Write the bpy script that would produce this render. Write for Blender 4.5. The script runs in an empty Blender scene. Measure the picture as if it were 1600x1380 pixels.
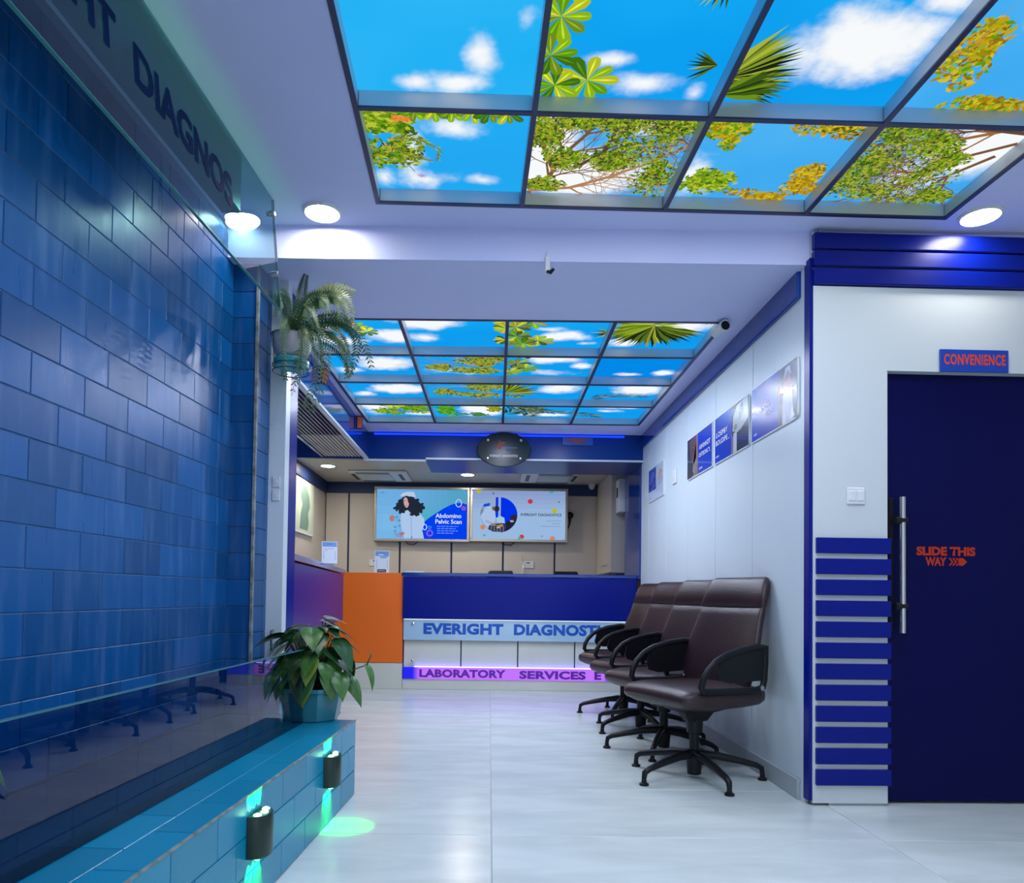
import bpy, bmesh, random
from math import *
from mathutils import Matrix, Vector
random.seed(7)
SC = bpy.context.scene
COL = SC.collection

# ---------------------------------------------------------------- camera
cam_d = bpy.data.cameras.new('camera')
cam = bpy.data.objects.new('camera', cam_d)
COL.objects.link(cam)
_p, _r = radians(1.5), 0.0135
_f = Vector((0, cos(_p), sin(_p))); _u = Vector((0, -sin(_p), cos(_p))); _x = Vector((1, 0, 0))
_R = cos(_r)*_x + sin(_r)*_u; _U = -sin(_r)*_x + cos(_r)*_u
m = Matrix.Identity(4)
for i in range(3):
    m[i][0], m[i][1], m[i][2] = _R[i], _U[i], -_f[i]
m[2][3] = 0.95
cam.matrix_world = m
cam_d.sensor_width = 36.0
cam_d.lens = 1120/1600*36
cam_d.shift_x = 35/1600
cam_d.shift_y = (901-690)/1600
cam_d.clip_start = 0.02
SC.camera = cam
# ---------------------------------------------------------------- world, exposure
w = bpy.data.worlds.new('world'); SC.world = w; w.use_nodes = True
bgn = w.node_tree.nodes['Background']
bgn.inputs[0].default_value = (0.72, 0.78, 0.95, 1)
bgn.inputs[1].default_value = 1.15
SC.view_settings.view_transform = 'Standard'
SC.view_settings.look = 'None'
SC.view_settings.gamma = 1.0
SC.view_settings.use_curve_mapping = False
SC.view_settings.exposure = 0.0
def area(name, x, y, z, sx, sy, col, watts, rot=(0, 0, 0)):
    d = bpy.data.lights.new(name, 'AREA'); d.shape = 'RECTANGLE'; d.size = sx; d.size_y = sy; d.color = col; d.energy = watts
    o = bpy.data.objects.new(name, d); COL.objects.link(o); o.location = (x, y, z); o.rotation_euler = rot; return o
for i in range(1, 4):       # small fill lamps added at the sky grid crossings to brighten the room
    for j in range(1, 4):
        area('sky_grid_fill', -.50+.645*i, .66+.622*j, 2.690, .025, .025, (.76, .82, 1.0), 6.3)
        area('sky_grid_fill', -1.14+.6265*i, 4.10+.623*j, 2.530, .025, .025, (.76, .82, 1.0), 6.8)
DOWN_E = 70.0      # downlight diffusers
SKY_E = 1.0        # backlit sky panels
GREEN_W = 4.0      # green wall lamps
SC.cycles.max_bounces = 10
SC.cycles.transparent_max_bounces = 12
SC.cycles.caustics_reflective = False
SC.cycles.caustics_refractive = False
SC.cycles.sample_clamp_indirect = 4.0

# ---------------------------------------------------------------- materials
def lin(c):
    return tuple((v/12.92 if v <= 0.04045 else ((v+0.055)/1.055)**2.4) for v in c)
def rgb(r, g, b): return lin((r/255, g/255, b/255))
MATS = {}
def mat(name, col, rough=0.5, metal=0.0, spec=0.5, emit=None, estr=0.0, coat=0.0, noise=None, bump=None, rnd=0.0, trans=0.0):
    """principled surface; noise=(scale, amount) colour grain, bump=(scale, strength), rnd = per-object tone variation"""
    if name in MATS: return MATS[name]
    M = bpy.data.materials.new(name); M.use_nodes = True; MATS[name] = M
    nt = M.node_tree; b = nt.nodes['Principled BSDF']
    b.inputs['Base Color'].default_value = (*col, 1)
    b.inputs['Roughness'].default_value = rough
    b.inputs['Metallic'].default_value = metal
    b.inputs['Specular IOR Level'].default_value = spec
    b.inputs['Coat Weight'].default_value = coat
    b.inputs['Transmission Weight'].default_value = trans
    if emit:
        b.inputs['Emission Color'].default_value = (*emit, 1); b.inputs['Emission Strength'].default_value = estr
    tc = nt.nodes.new('ShaderNodeTexCoord')
    last = None
    if noise:
        n = nt.nodes.new('ShaderNodeTexNoise'); n.inputs['Scale'].default_value = noise[0]; n.inputs['Detail'].default_value = 5
        nt.links.new(tc.outputs['Object'], n.inputs['Vector'])
        mr = nt.nodes.new('ShaderNodeMapRange'); mr.inputs[1].default_value = 0.3; mr.inputs[2].default_value = 0.7
        mr.inputs[3].default_value = 1-noise[1]; mr.inputs[4].default_value = 1+noise[1]
        nt.links.new(n.outputs[0], mr.inputs[0]); last = mr.outputs[0]
    if rnd:
        oi = nt.nodes.new('ShaderNodeObjectInfo')
        mr = nt.nodes.new('ShaderNodeMapRange'); mr.inputs[3].default_value = 1-rnd; mr.inputs[4].default_value = 1+rnd
        nt.links.new(oi.outputs['Random'], mr.inputs[0])
        if last:
            mm = nt.nodes.new('ShaderNodeMath'); mm.operation = 'MULTIPLY'
            nt.links.new(last, mm.inputs[0]); nt.links.new(mr.outputs[0], mm.inputs[1]); last = mm.outputs[0]
        else: last = mr.outputs[0]
    if last:
        vm = nt.nodes.new('ShaderNodeVectorMath'); vm.operation = 'SCALE'
        vm.inputs[0].default_value = col
        nt.links.new(last, vm.inputs['Scale']); nt.links.new(vm.outputs[0], b.inputs['Base Color'])
    if bump:
        n = nt.nodes.new('ShaderNodeTexNoise'); n.inputs['Scale'].default_value = bump[0]; n.inputs['Detail'].default_value = 4
        nt.links.new(tc.outputs['Object'], n.inputs['Vector'])
        bp = nt.nodes.new('ShaderNodeBump'); bp.inputs['Strength'].default_value = bump[1]; bp.inputs['Distance'].default_value = 0.01
        nt.links.new(n.outputs[0], bp.inputs['Height']); nt.links.new(bp.outputs[0], b.inputs['Normal'])
    return M
def emat(name, col, s):
    if name in MATS: return MATS[name]
    M = bpy.data.materials.new(name); M.use_nodes = True; MATS[name] = M
    nt = M.node_tree; nt.nodes.remove(nt.nodes['Principled BSDF'])
    e = nt.nodes.new('ShaderNodeEmission'); e.inputs[0].default_value = (*col, 1); e.inputs[1].default_value = s
    nt.links.new(e.outputs[0], nt.nodes['Material Output'].inputs[0]); return M
def glass(name, tint, refl=1.0, ior=1.5):
    M = bpy.data.materials.new(name); M.use_nodes = True; MATS[name] = M
    nt = M.node_tree; nt.nodes.remove(nt.nodes['Principled BSDF'])
    t = nt.nodes.new('ShaderNodeBsdfTransparent'); t.inputs[0].default_value = (*tint, 1)
    g = nt.nodes.new('ShaderNodeBsdfGlossy'); g.inputs['Roughness'].default_value = 0.01; g.inputs[0].default_value = (refl, refl, refl, 1)
    f = nt.nodes.new('ShaderNodeFresnel'); f.inputs[0].default_value = ior
    mx = nt.nodes.new('ShaderNodeMixShader')
    ge = nt.nodes.new('ShaderNodeNewGeometry'); iv = nt.nodes.new('ShaderNodeMath'); iv.operation = 'SUBTRACT'; iv.inputs[0].default_value = 1
    fm = nt.nodes.new('ShaderNodeMath'); fm.operation = 'MULTIPLY'
    nt.links.new(ge.outputs['Backfacing'], iv.inputs[1]); nt.links.new(iv.outputs[0], fm.inputs[0]); nt.links.new(f.outputs[0], fm.inputs[1])
    nt.links.new(fm.outputs[0], mx.inputs[0]); nt.links.new(t.outputs[0], mx.inputs[1]); nt.links.new(g.outputs[0], mx.inputs[2])
    nt.links.new(mx.outputs[0], nt.nodes['Material Output'].inputs[0]); return M
def print_mat(name, strength=None, rough=0.25, coat=0.6):
    """flat print: colour from the print's own colour attribute; lit from behind when strength is given"""
    M = bpy.data.materials.new(name); M.use_nodes = True; MATS[name] = M
    nt = M.node_tree; b = nt.nodes['Principled BSDF']
    a = nt.nodes.new('ShaderNodeAttribute'); a.attribute_name = 'ink'
    if strength is None:
        nt.links.new(a.outputs['Color'], b.inputs['Base Color'])
        b.inputs['Roughness'].default_value = rough; b.inputs['Coat Weight'].default_value = coat
        b.inputs['Coat Roughness'].default_value = 0.03
    else:
        e = nt.nodes.new('ShaderNodeEmission'); e.inputs[1].default_value = strength
        nt.links.new(a.outputs['Color'], e.inputs[0])
        nt.links.new(e.outputs[0], nt.nodes['Material Output'].inputs[0])
    return M

NAVY = rgb(6, 16, 150)
M_ceil = mat('ceiling_bluelit', (0.68, 0.71, 0.98), 0.75, noise=(2.0, 0.02))  # blue-violet cast of the room's light put into the ceiling colour
M_white = mat('white_panel', (0.66, 0.74, 0.77), 0.35, noise=(1.5, 0.02))
M_boxwhite = mat('partition_white', (0.61, 0.65, 0.64), 0.45, noise=(1.5, 0.02))
M_beige = mat('beige_panel', (0.58, 0.53, 0.46), 0.4, noise=(1.5, 0.03))
M_beigelow = mat('cream_stone', (0.66, 0.66, 0.56), 0.35, noise=(3, 0.04))
M_navy = mat('navy_lacquer', (0.0005, 0.008, 0.20), 0.30, spec=0.22)
M_navydoor = mat('navy_door_laminate', (0.0003, 0.001, 0.055), 0.42, spec=0.15)
M_blue = mat('blue_lacquer', (0.001, 0.040, 0.27), 0.10, spec=0.9)
M_dark = mat('joint_navy', (0.01, 0.03, 0.12), 0.5)
M_orange = mat('orange_laminate', (0.90, 0.16, 0.010), 0.4, noise=(2, 0.03))
M_alu = mat('aluminium_bar', (0.55, 0.62, 0.68), 0.35, metal=0.2)
M_aludark = mat('dark_frame_edge', (0.03, 0.035, 0.10), 0.4)
M_steel = mat('brushed_steel', (0.62, 0.60, 0.58), 0.25, metal=1.0)
M_black = mat('black_plastic', (0.008, 0.008, 0.010), 0.4, spec=0.25)
M_blackm = mat('black_metal', (0.010, 0.010, 0.012), 0.4, spec=0.25)
M_leather = mat('maroon_leather', (0.030, 0.012, 0.014), 0.36, bump=(140, 0.15), noise=(6, 0.15))
M_blackleather = mat('black_leather', (0.012, 0.012, 0.018), 0.4)
M_plast = mat('white_plastic', (0.72, 0.74, 0.74), 0.35)
M_grout = mat('blue_grout', (0.16, 0.27, 0.42), 0.8)
M_groutf = mat('floor_grout', (0.56, 0.57, 0.54), 0.8)
M_base = mat('grey_skirting', (0.42, 0.46, 0.48), 0.35)
M_red = mat('red_vinyl', (0.72, 0.06, 0.01), 0.4)
M_letterblue = mat('blue_vinyl_letter', (0.004, 0.09, 0.46), 0.35)
M_letterdark = mat('dark_blue_letter', (0.002, 0.012, 0.06), 0.7, spec=0.05)
M_letterviolet = mat('violet_letter', (0.16, 0.02, 0.42), 0.4)
M_whiteink = mat('white_ink', (0.75, 0.78, 0.8), 0.4)
M_teal = mat('teal_plastic', (0.035, 0.20, 0.24), 0.3, noise=(4, .05))
M_tealbright = mat('turquoise_plastic', (0.02, 0.36, 0.42), 0.35)
M_soil = mat('soil', (0.02, 0.014, 0.01), 0.9, bump=(60, 0.8))
M_pot = mat('pale_clay', (0.48, 0.45, 0.46), 0.5)
M_wire = mat('dark_green_wire', (0.01, 0.02, 0.025), 0.4)
M_lampbody = mat('dark_lamp_body', (0.012, 0.03, 0.022), 0.35)
M_trough = mat('trough_panel', (0.0, 0.16, 0.22), 0.3)
M_cream = mat('cream_slat', (0.62, 0.56, 0.50), 0.4)
M_bluesl = mat('blue_slat', (0.005, 0.02, 0.13), 0.3)
M_edge = mat('weathered_edge_strip', (0.22, 0.24, 0.22), 0.6, noise=(25, 0.5))
M_stem = mat('plant_stem', (0.05, 0.06, 0.03), 0.5)
M_leafs = [mat('leaf_deep_green', (0.018, 0.085, 0.025), 0.3, noise=(30, 0.25)),
           mat('leaf_mid_green', (0.06, 0.17, 0.03), 0.3, noise=(30, 0.25)),
           mat('leaf_yellow_green', (0.16, 0.24, 0.03), 0.32, noise=(30, 0.25))]
M_fern = [mat('fern_green', (0.06, 0.12, 0.045), 0.5, noise=(20, .25)), mat('fern_pale', (0.19, 0.23, 0.09), 0.5, noise=(20, .2)),
          mat('fern_dark', (0.02, 0.065, 0.035), 0.5, noise=(20, .25))]
M_down = emat('lamp_diffuser', (1.0, 0.97, 0.92), DOWN_E)
M_downsmall = emat('lamp_diffuser_small', (1.0, 0.9, 0.78), 260)
M_ledblue = emat('blue_led', (0.01, 0.05, 1.0), 1.6)
M_ledwhite = emat('white_led', (0.80, 0.90, 1.0), 1.2)
M_greenled = emat('green_led', (0.35, 1.0, 0.55), 6.0)
M_glassband = glass('green_tinted_glass', (0.58, 0.80, 0.80))
M_glasslow = glass('blue_tinted_glass', (0.42, 0.60, 0.72))
M_printlit = print_mat('backlit_print', 1.0)
M_screen = print_mat('screen_print', 0.92)
M_poster = print_mat('poster_print')
M_flat = print_mat('paper_print', None, 0.5, 0.0)

# floor: pale polished stone
def floor_mat():
    M = mat('pale_floor_tile', (0.68, 0.70, 0.68), 0.24)
    nt = M.node_tree; b = nt.nodes['Principled BSDF']
    tc = nt.nodes.new('ShaderNodeTexCoord'); mp = nt.nodes.new('ShaderNodeMapping'); mp.inputs['Scale'].default_value = (0.8, 2.6, 1)
    n = nt.nodes.new('ShaderNodeTexNoise'); n.inputs['Scale'].default_value = 2.2; n.inputs['Detail'].default_value = 8; n.inputs['Distortion'].default_value = 0.8
    cr = nt.nodes.new('ShaderNodeValToRGB')
    cr.color_ramp.elements[0].position = 0.35; cr.color_ramp.elements[0].color = (0.58, 0.63, 0.59, 1)
    cr.color_ramp.elements[1].position = 0.62; cr.color_ramp.elements[1].color = (0.68, 0.73, 0.69, 1)
    nt.links.new(tc.outputs['Object'], mp.inputs[0]); nt.links.new(mp.outputs[0], n.inputs['Vector'])
    nt.links.new(n.outputs[0], cr.inputs[0]); nt.links.new(cr.outputs[0], b.inputs['Base Color'])
    return M
M_floor = floor_mat()
# glazed wall tile with mineral streaks left by running water
def tile_mat(name, col, streak, rnd):
    M = mat(name, col, 0.22, rnd=rnd)
    nt = M.node_tree; b = nt.nodes['Principled BSDF']
    src = b.inputs['Base Color'].links[0].from_socket
    g = nt.nodes.new('ShaderNodeNewGeometry'); mp = nt.nodes.new('ShaderNodeMapping'); mp.inputs['Scale'].default_value = (9, 9, 1.1)
    n = nt.nodes.new('ShaderNodeTexNoise'); n.inputs['Scale'].default_value = 2.4; n.inputs['Detail'].default_value = 6
    nt.links.new(g.outputs['Position'], mp.inputs[0]); nt.links.new(mp.outputs[0], n.inputs['Vector'])
    mr = nt.nodes.new('ShaderNodeMapRange'); mr.inputs[1].default_value = 0.50; mr.inputs[2].default_value = 0.78
    mr.inputs[3].default_value = 0; mr.inputs[4].default_value = streak
    nt.links.new(n.outputs[0], mr.inputs[0])
    mx = nt.nodes.new('ShaderNodeMix'); mx.data_type = 'RGBA'
    nt.links.new(mr.outputs[0], mx.inputs[0]); nt.links.new(src, mx.inputs[6]); mx.inputs[7].default_value = (0.25, 0.38, 0.62, 1)
    nt.links.new(mx.outputs[2], b.inputs['Base Color'])
    mr2 = nt.nodes.new('ShaderNodeMapRange'); mr2.inputs[3].default_value = 0.20; mr2.inputs[4].default_value = 0.42
    nt.links.new(n.outputs[0], mr2.inputs[0]); nt.links.new(mr2.outputs[0], b.inputs['Roughness'])
    return M
M_tile = tile_mat('glazed_blue_tile', (0.001, 0.085, 0.27), 0.18, 0.22)
M_tileb = mat('glazed_teal_tile', (0.002, 0.24, 0.40), 0.26, rnd=0.10)

# ---------------------------------------------------------------- mesh helpers
class MB:
    def __init__(s): s.v = []; s.f = []
    def add(s, vs, fs, mtx=None):
        o = len(s.v)
        for p in vs:
            p = Vector(p)
            s.v.append(tuple(mtx @ p) if mtx else tuple(p))
        s.f += [tuple(i+o for i in f) for f in fs]
        return s
    def box(s, x0, x1, y0, y1, z0, z1, bev=0.0, seg=1, mtx=None):
        if x1 < x0: x0, x1 = x1, x0
        if y1 < y0: y0, y1 = y1, y0
        if z1 < z0: z0, z1 = z1, z0
        vs = [(x0,y0,z0),(x1,y0,z0),(x1,y1,z0),(x0,y1,z0),(x0,y0,z1),(x1,y0,z1),(x1,y1,z1),(x0,y1,z1)]
        fs = [(0,3,2,1),(4,5,6,7),(0,1,5,4),(1,2,6,5),(2,3,7,6),(3,0,4,7)]
        bev = min(bev, 0.45*min(x1-x0, y1-y0, z1-z0))
        if bev > 0:
            bm = bmesh.new()
            bv = [bm.verts.new(p) for p in vs]
            for f in fs: bm.faces.new([bv[i] for i in f])
            bmesh.ops.bevel(bm, geom=list(bm.edges), offset=bev, segments=seg, affect='EDGES', profile=0.5)
            bm.verts.index_update()
            vs = [v.co.copy() for v in bm.verts]; fs = [[v.index for v in f.verts] for f in bm.faces]
            bm.free()
        return s.add(vs, fs, mtx)
    def tube(s, pts, rad, n=8, closed=False, flat=None, up=None):
        """swept tube; rad number or list; flat=(a,b) scales the two cross axes; up fixes the frame"""
        pts = [Vector(p) for p in pts]; k = len(pts)
        rs = rad if isinstance(rad, (list, tuple)) else [rad]*k
        a, b = flat or (1, 1)
        rings = []; ref = Vector(up) if up else None
        prev = None
        for i in range(k):
            if closed: t = pts[(i+1) % k]-pts[i-1]
            else: t = pts[min(i+1, k-1)]-pts[max(i-1, 0)]
            t.normalize()
            if ref: x = ref - t*ref.dot(t)
            elif prev is None:
                x = Vector((0,0,1)) if abs(t.z) < 0.9 else Vector((1,0,0)); x = x - t*x.dot(t)
            else: x = prev - t*prev.dot(t)
            x.normalize(); prev = x; y = t.cross(x)
            rings.append([pts[i] + x*(cos(2*pi*j/n)*rs[i]*a) + y*(sin(2*pi*j/n)*rs[i]*b) for j in range(n)])
        return s.loft(rings, closed)
    def loft(s, rings, closed=False, caps=True):
        n = len(rings[0]); o = len(s.v)
        for r in rings: s.v += [tuple(p) for p in r]
        m_ = len(rings)
        for i in range(m_ if closed else m_-1):
            a = o+i*n; b = o+((i+1) % m_)*n
            for j in range(n):
                s.f.append((a+j, a+(j+1) % n, b+(j+1) % n, b+j))
        if caps and not closed:
            s.f.append(tuple(o+j for j in reversed(range(n)))); s.f.append(tuple(o+(m_-1)*n+j for j in range(n)))
        return s
    def lathe(s, prof, n=20, mtx=None, a0=0.0, caps=True):
        t = MB(); t.loft([[(r*cos(a0+2*pi*j/n), r*sin(a0+2*pi*j/n), z) for j in range(n)] for r, z in prof], caps=caps)
        return s.add(t.v, t.f, mtx)

def link(o): COL.objects.link(o); return o
def new(name, mb, m_, parent=None, smooth=None, loc=None, mtx=None):
    me = bpy.data.meshes.new(name); me.from_pydata(mb.v, [], mb.f); me.update()
    bm = bmesh.new(); bm.from_mesh(me); bmesh.ops.recalc_face_normals(bm, faces=bm.faces); bm.to_mesh(me); bm.free()
    if smooth is not None:
        me.shade_smooth(); me.set_sharp_from_angle(angle=radians(smooth))
    if m_: me.materials.append(m_)
    o = link(bpy.data.objects.new(name, me))
    if parent: o.parent = parent
    if mtx: o.matrix_local = mtx
    if loc: o.location = loc
    return o
def tag(o, label, cat, group=None):
    o['label'] = label; o['category'] = cat
    if group: o['group'] = group
    return o
def thing(name, label, cat, loc=(0,0,0), rz=0, group=None, mtx=None):
    o = link(bpy.data.objects.new(name, None)); o.empty_display_size = 0.1
    if mtx: o.matrix_world = mtx
    else: o.location = loc; o.rotation_euler = (0, 0, rz)
    return tag(o, label, cat, group)
def struct(o): o['kind'] = 'structure'; return o
def copy_tree(o, parent=None):
    c = o.copy(); link(c)
    if parent: c.parent = parent; c.matrix_parent_inverse = o.matrix_parent_inverse
    for ch in list(o.children): copy_tree(ch, c)
    return c

def lettering(name, body, mtx, wd, ht, m_, parent=None, bold=0.03, depth=0.0, space=1.0, word=1.0, align=None):
    """letters fitted into a wd x ht box whose lower left corner is mtx's origin (local x right, y up)"""
    cu = bpy.data.curves.new(name, 'FONT'); cu.body = body; cu.offset = bold; cu.resolution_u = 3
    cu.space_character = space; cu.space_word = word; cu.space_line = 0.9
    if align: cu.align_x = align
    o = bpy.data.objects.new(name, cu); link(o)
    me = bpy.data.meshes.new_from_object(o.evaluated_get(bpy.context.evaluated_depsgraph_get()))
    bpy.data.objects.remove(o); bpy.data.curves.remove(cu)
    xs = [v.co.x for v in me.vertices]; ys = [v.co.y for v in me.vertices]
    x0, x1, y0, y1 = min(xs), max(xs), min(ys), max(ys)
    for v in me.vertices:
        v.co = ((v.co.x-x0)/(x1-x0)*wd, (v.co.y-y0)/(y1-y0)*ht, 0)
    me.name = name
    me.materials.clear(); me.materials.append(m_)
    t = link(bpy.data.objects.new(name, me))
    if parent: t.parent = parent
    t.matrix_local = mtx
    if depth:
        sm = t.modifiers.new('thickness', 'SOLIDIFY'); sm.thickness = depth; sm.offset = 1
    return t

def frame(o, u, v):
    """matrix with local x along u, y along v, z = u x v, at o"""
    u = Vector(u).normalized(); v = Vector(v).normalized(); n = u.cross(v)
    M = Matrix.Identity(4)
    for i in range(3): M[i][0], M[i][1], M[i][2], M[i][3] = u[i], v[i], n[i], o[i]
    return M

class Print:
    """flat coloured print: polygons stacked in thin layers, each polygon its own ink"""
    def __init__(s, w_, h_, step=0.00025): s.w, s.h, s.st = w_, h_, step; s.v = []; s.f = []; s.c = []; s.k = 1
    def poly(s, pts, c, clip=True, layer=None):
        z = s.st*(s.k if layer is None else layer)
        o = len(s.v)
        for x, y in pts:
            if clip: x = min(max(x, 0), s.w); y = min(max(y, 0), s.h)
            s.v.append((x, y, z))
        s.f.append(tuple(range(o, o+len(pts)))); s.c.append(rgb(*c))
    def up(s): s.k += 1
    def ell(s, x, y, rx, ry, c, n=20, a0=0, a1=2*pi, rot=0):
        full = abs(a1-a0-2*pi) < 1e-6
        ps = []
        for i in range(n if full else n+1):
            a = a0+(a1-a0)*i/n; dx, dy = rx*cos(a), ry*sin(a)
            ps.append((x+dx*cos(rot)-dy*sin(rot), y+dx*sin(rot)+dy*cos(rot)))
        s.poly(ps, c)
    def ring(s, x, y, rx, ry, t, c, n=24):
        for i in range(n):
            a, b = 2*pi*i/n, 2*pi*(i+1)/n
            s.poly([(x+rx*cos(a), y+ry*sin(a)), (x+rx*cos(b), y+ry*sin(b)), (x+(rx-t)*cos(b), y+(ry-t)*sin(b)), (x+(rx-t)*cos(a), y+(ry-t)*sin(a))], c)
    def rect(s, x0, y0, x1, y1, c): s.poly([(x0,y0),(x1,y0),(x1,y1),(x0,y1)], c)
    def line(s, pts, wd, c, taper=1.0):
        n = len(pts)
        for i in range(n-1):
            (x0,y0),(x1,y1) = pts[i], pts[i+1]
            L = hypot(x1-x0, y1-y0) or 1e-6; nx, ny = -(y1-y0)/L, (x1-x0)/L
            a = wd*(1-(1-taper)*i/n)/2; b = wd*(1-(1-taper)*(i+1)/n)/2
            s.poly([(x0-nx*a,y0-ny*a),(x1-nx*b,y1-ny*b),(x1+nx*b,y1+ny*b),(x0+nx*a,y0+ny*a)], c)
    def build(s, name, m_, parent, mtx=None):
        if not s.f: return None
        zm = max(p[2] for p in s.v)
        if zm > 0.003: s.v = [(x, y, 0.003*z/zm) for x, y, z in s.v]
        me = bpy.data.meshes.new(name); me.from_pydata(s.v, [], s.f); me.update()
        ca = me.color_attributes.new('ink', 'FLOAT_COLOR', 'CORNER')
        buf = []
        for f, c in zip(s.f, s.c): buf += [c[0], c[1], c[2], 1.0]*len(f)
        ca.data.foreach_set('color', buf)
        me.materials.append(m_)
        o = link(bpy.data.objects.new(name, me))
        if parent: o.parent = parent
        if mtx: o.matrix_local = mtx
        return o

# frame of everything built along the left (water wall) side: x = out into the room, y = deeper, z = up
TH = atan(0.058)
ML = Matrix.Translation((-0.626, 3.42, 0)) @ Matrix.Rotation(-TH, 4, 'Z')

#==================================================================== STRUCTURE
# ---- floor: large stone slabs on a grout bed
fl = struct(new('floor', MB().box(-2.6, 3.4, -2.5, 9.5, -0.05, -0.006), M_groutf))
TX, TY = 1.552, 0.705
sl = MB().box(-TX/2+0.002, TX/2-0.002, -TY/2+0.002, TY/2-0.002, -0.008, 0.0, 0.0015)
t0 = None
for i in range(-2, 2):
    for j in range(-9, 8):
        cx = 0.02+TX*(i+0.5); cy = 3.57+TY*(j+0.5)
        if t0 is None: t0 = o = new('tile', sl, M_floor, fl)
        else: o = t0.copy(); link(o)
        o.location = (cx, cy, 0)

# ---- ceilings: high front field with drop face, lower field behind, each around its light grid
FS_Y = -radians(1.5)*0
def rot2(x, y, a, o): 
    dx, dy = x-o[0], y-o[1]
    return (o[0]+dx*cos(a)-dy*sin(a), o[1]+dx*sin(a)+dy*cos(a))
FO = (-0.522, 3.16); FA = radians(1.5)           # front grid: far left corner, yaw
def FP(x, y): return rot2(FO[0]+x, FO[1]+y, FA, FO)
FW, FR = 0.645, 0.622
fc = [FP(0, -4*FR), FP(4*FW, -4*FR), FP(4*FW, 0), FP(0, 0)]
BO = (-1.150, 6.605); BA = radians(-0.45)
BW, BR = 0.6265, 0.623
def BP(x, y): return rot2(BO[0]+x, BO[1]+y, BA, BO)
bc = [BP(0, -4*BR), BP(4*BW, -4*BR), BP(4*BW, 0), BP(0, 0)]
def ring_quads(mb, outer, inner, z):
    o = [(x, y, z) for x, y in outer]; i_ = [(x, y, z) for x, y in inner]
    for k in range(4):
        mb.add([o[k], o[(k+1) % 4], i_[(k+1) % 4], i_[k]], [(0, 1, 2, 3)])
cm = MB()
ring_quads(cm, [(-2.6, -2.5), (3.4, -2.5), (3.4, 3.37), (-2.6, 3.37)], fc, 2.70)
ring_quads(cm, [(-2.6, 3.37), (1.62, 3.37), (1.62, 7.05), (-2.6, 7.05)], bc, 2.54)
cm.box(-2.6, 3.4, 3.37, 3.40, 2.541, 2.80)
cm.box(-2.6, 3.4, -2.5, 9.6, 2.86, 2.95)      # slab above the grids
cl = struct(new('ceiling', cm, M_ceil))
struct(new('ceiling_rear', MB().box(-2.3, 1.7, 7.03, 9.5, 2.40, 2.46), M_beige))

# ---- left: water wall of glazed tiles, tiled pier, white column
wl = struct(new('wall_left', MB().box(-0.85, -0.640, -6.0, 0.02, 0, 2.70).box(-0.64, -0.517, -0.008, 0.20, 0, 2.70), M_grout, mtx=ML))
TW_, TZ_ = 0.2505, 0.127
tb = MB().box(-0.004, 0.004, -TW_/2+0.0013, TW_/2-0.0013, -TZ_/2+0.0013, TZ_/2-0.0013, 0.002)
th_ = MB().box(-0.004, 0.004, -TW_/4+0.0013, TW_/4-0.0013, -TZ_/2+0.0013, TZ_/2-0.0013, 0.002)
tiles = [None, None]
def put_tile(k, mb, m_, parent, loc, rz=0.0):
    if tiles[k] is None: tiles[k] = o = new('tile', mb, m_, parent, 30)
    else:
        o = tiles[k].copy(); link(o); o.parent = parent
    o.location = loc; o.rotation_euler = (0, 0, rz)
    return o
for r_ in range(18):
    zc = 0.373+TZ_*(r_+0.5)
    off = TW_/2 if r_ % 2 else 0.0
    for c_ in range(9):
        yc = -0.012-TW_*(c_+0.5)+off
        if yc > -0.1:                       # half tile closing the course at the pier
            put_tile(1, th_, M_tile, wl, (-0.640, -0.012-TW_/4, zc)); continue
        put_tile(0, tb, M_tile, wl, (-0.640, yc, zc))
    put_tile(1, th_, M_tile, wl, (-0.578, -0.010, zc), -pi/2)         # pier, face towards the room's front
    put_tile(1, th_, M_tile, wl, (-0.515, 0.055, zc))                  # pier, face towards the room
    put_tile(1, th_, M_tile, wl, (-0.515, 0.055+TW_/2, zc))
new('tile_field', (lambda q: [q.box(-0.644, -0.633, -2.27-TW_*(c_+1)+0.0013, -2.27-TW_*c_-0.0013, 0.373+TZ_*r_+0.0013, 0.373+TZ_*(r_+1)-0.0013) for c_ in range(8) for r_ in range(18)] and q)(MB()), M_tile, wl)['kind'] = 'stuff'
new('edge_strip', MB().box(-0.520, -0.505, -0.022, -0.006, 0.37, 2.70, .002), M_edge, wl)
new('water_trough', MB().box(-0.43, -0.350, -6.0, -0.62, 2.46, 2.70, 0.006), M_trough, wl)
new('basin_floor', MB().box(-0.66, -0.235, -6.0, -0.02, 0.0, 0.372), mat('basin_blue', (0.004, 0.02, 0.10), 0.1), wl)
struct(new('wall_left_column', MB().box(-1.40, -1.045, 3.615, 3.69, 0, 2.56), M_white))
struct(new('wall_left_rear', MB().box(-2.25, -2.15, 3.6, 9.5, 0, 2.56), M_beige))
struct(new('wall_back', MB().box(-2.25, 1.7, 9.33, 9.45, 0, 2.45), M_dark))
wb = bpy.data.objects['wall_back']
for k in range(6):
    x0 = -1.843+0.671*(k-1); x1 = x0+0.671
    x0 = max(x0, -2.15); x1 = min(x1, 1.56)
    if k == 5: x1 = 1.56
    new('panel', MB().box(x0+0.012, x1-0.012, 9.30, 9.34, 0, 2.26, 0.003), M_beige, wb)
struct(new('trim_1', MB().box(-2.15, 1.56, 9.285, 9.325, 2.255, 2.40), M_dark))
struct(new('trim_2', MB().box(-2.155, -2.12, 7.2, 9.30, 2.255, 2.40), M_dark))
struct(new('wall_right_rear', MB().box(1.56, 1.66, 7.02, 9.5, 0, 2.46), M_navy))

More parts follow.
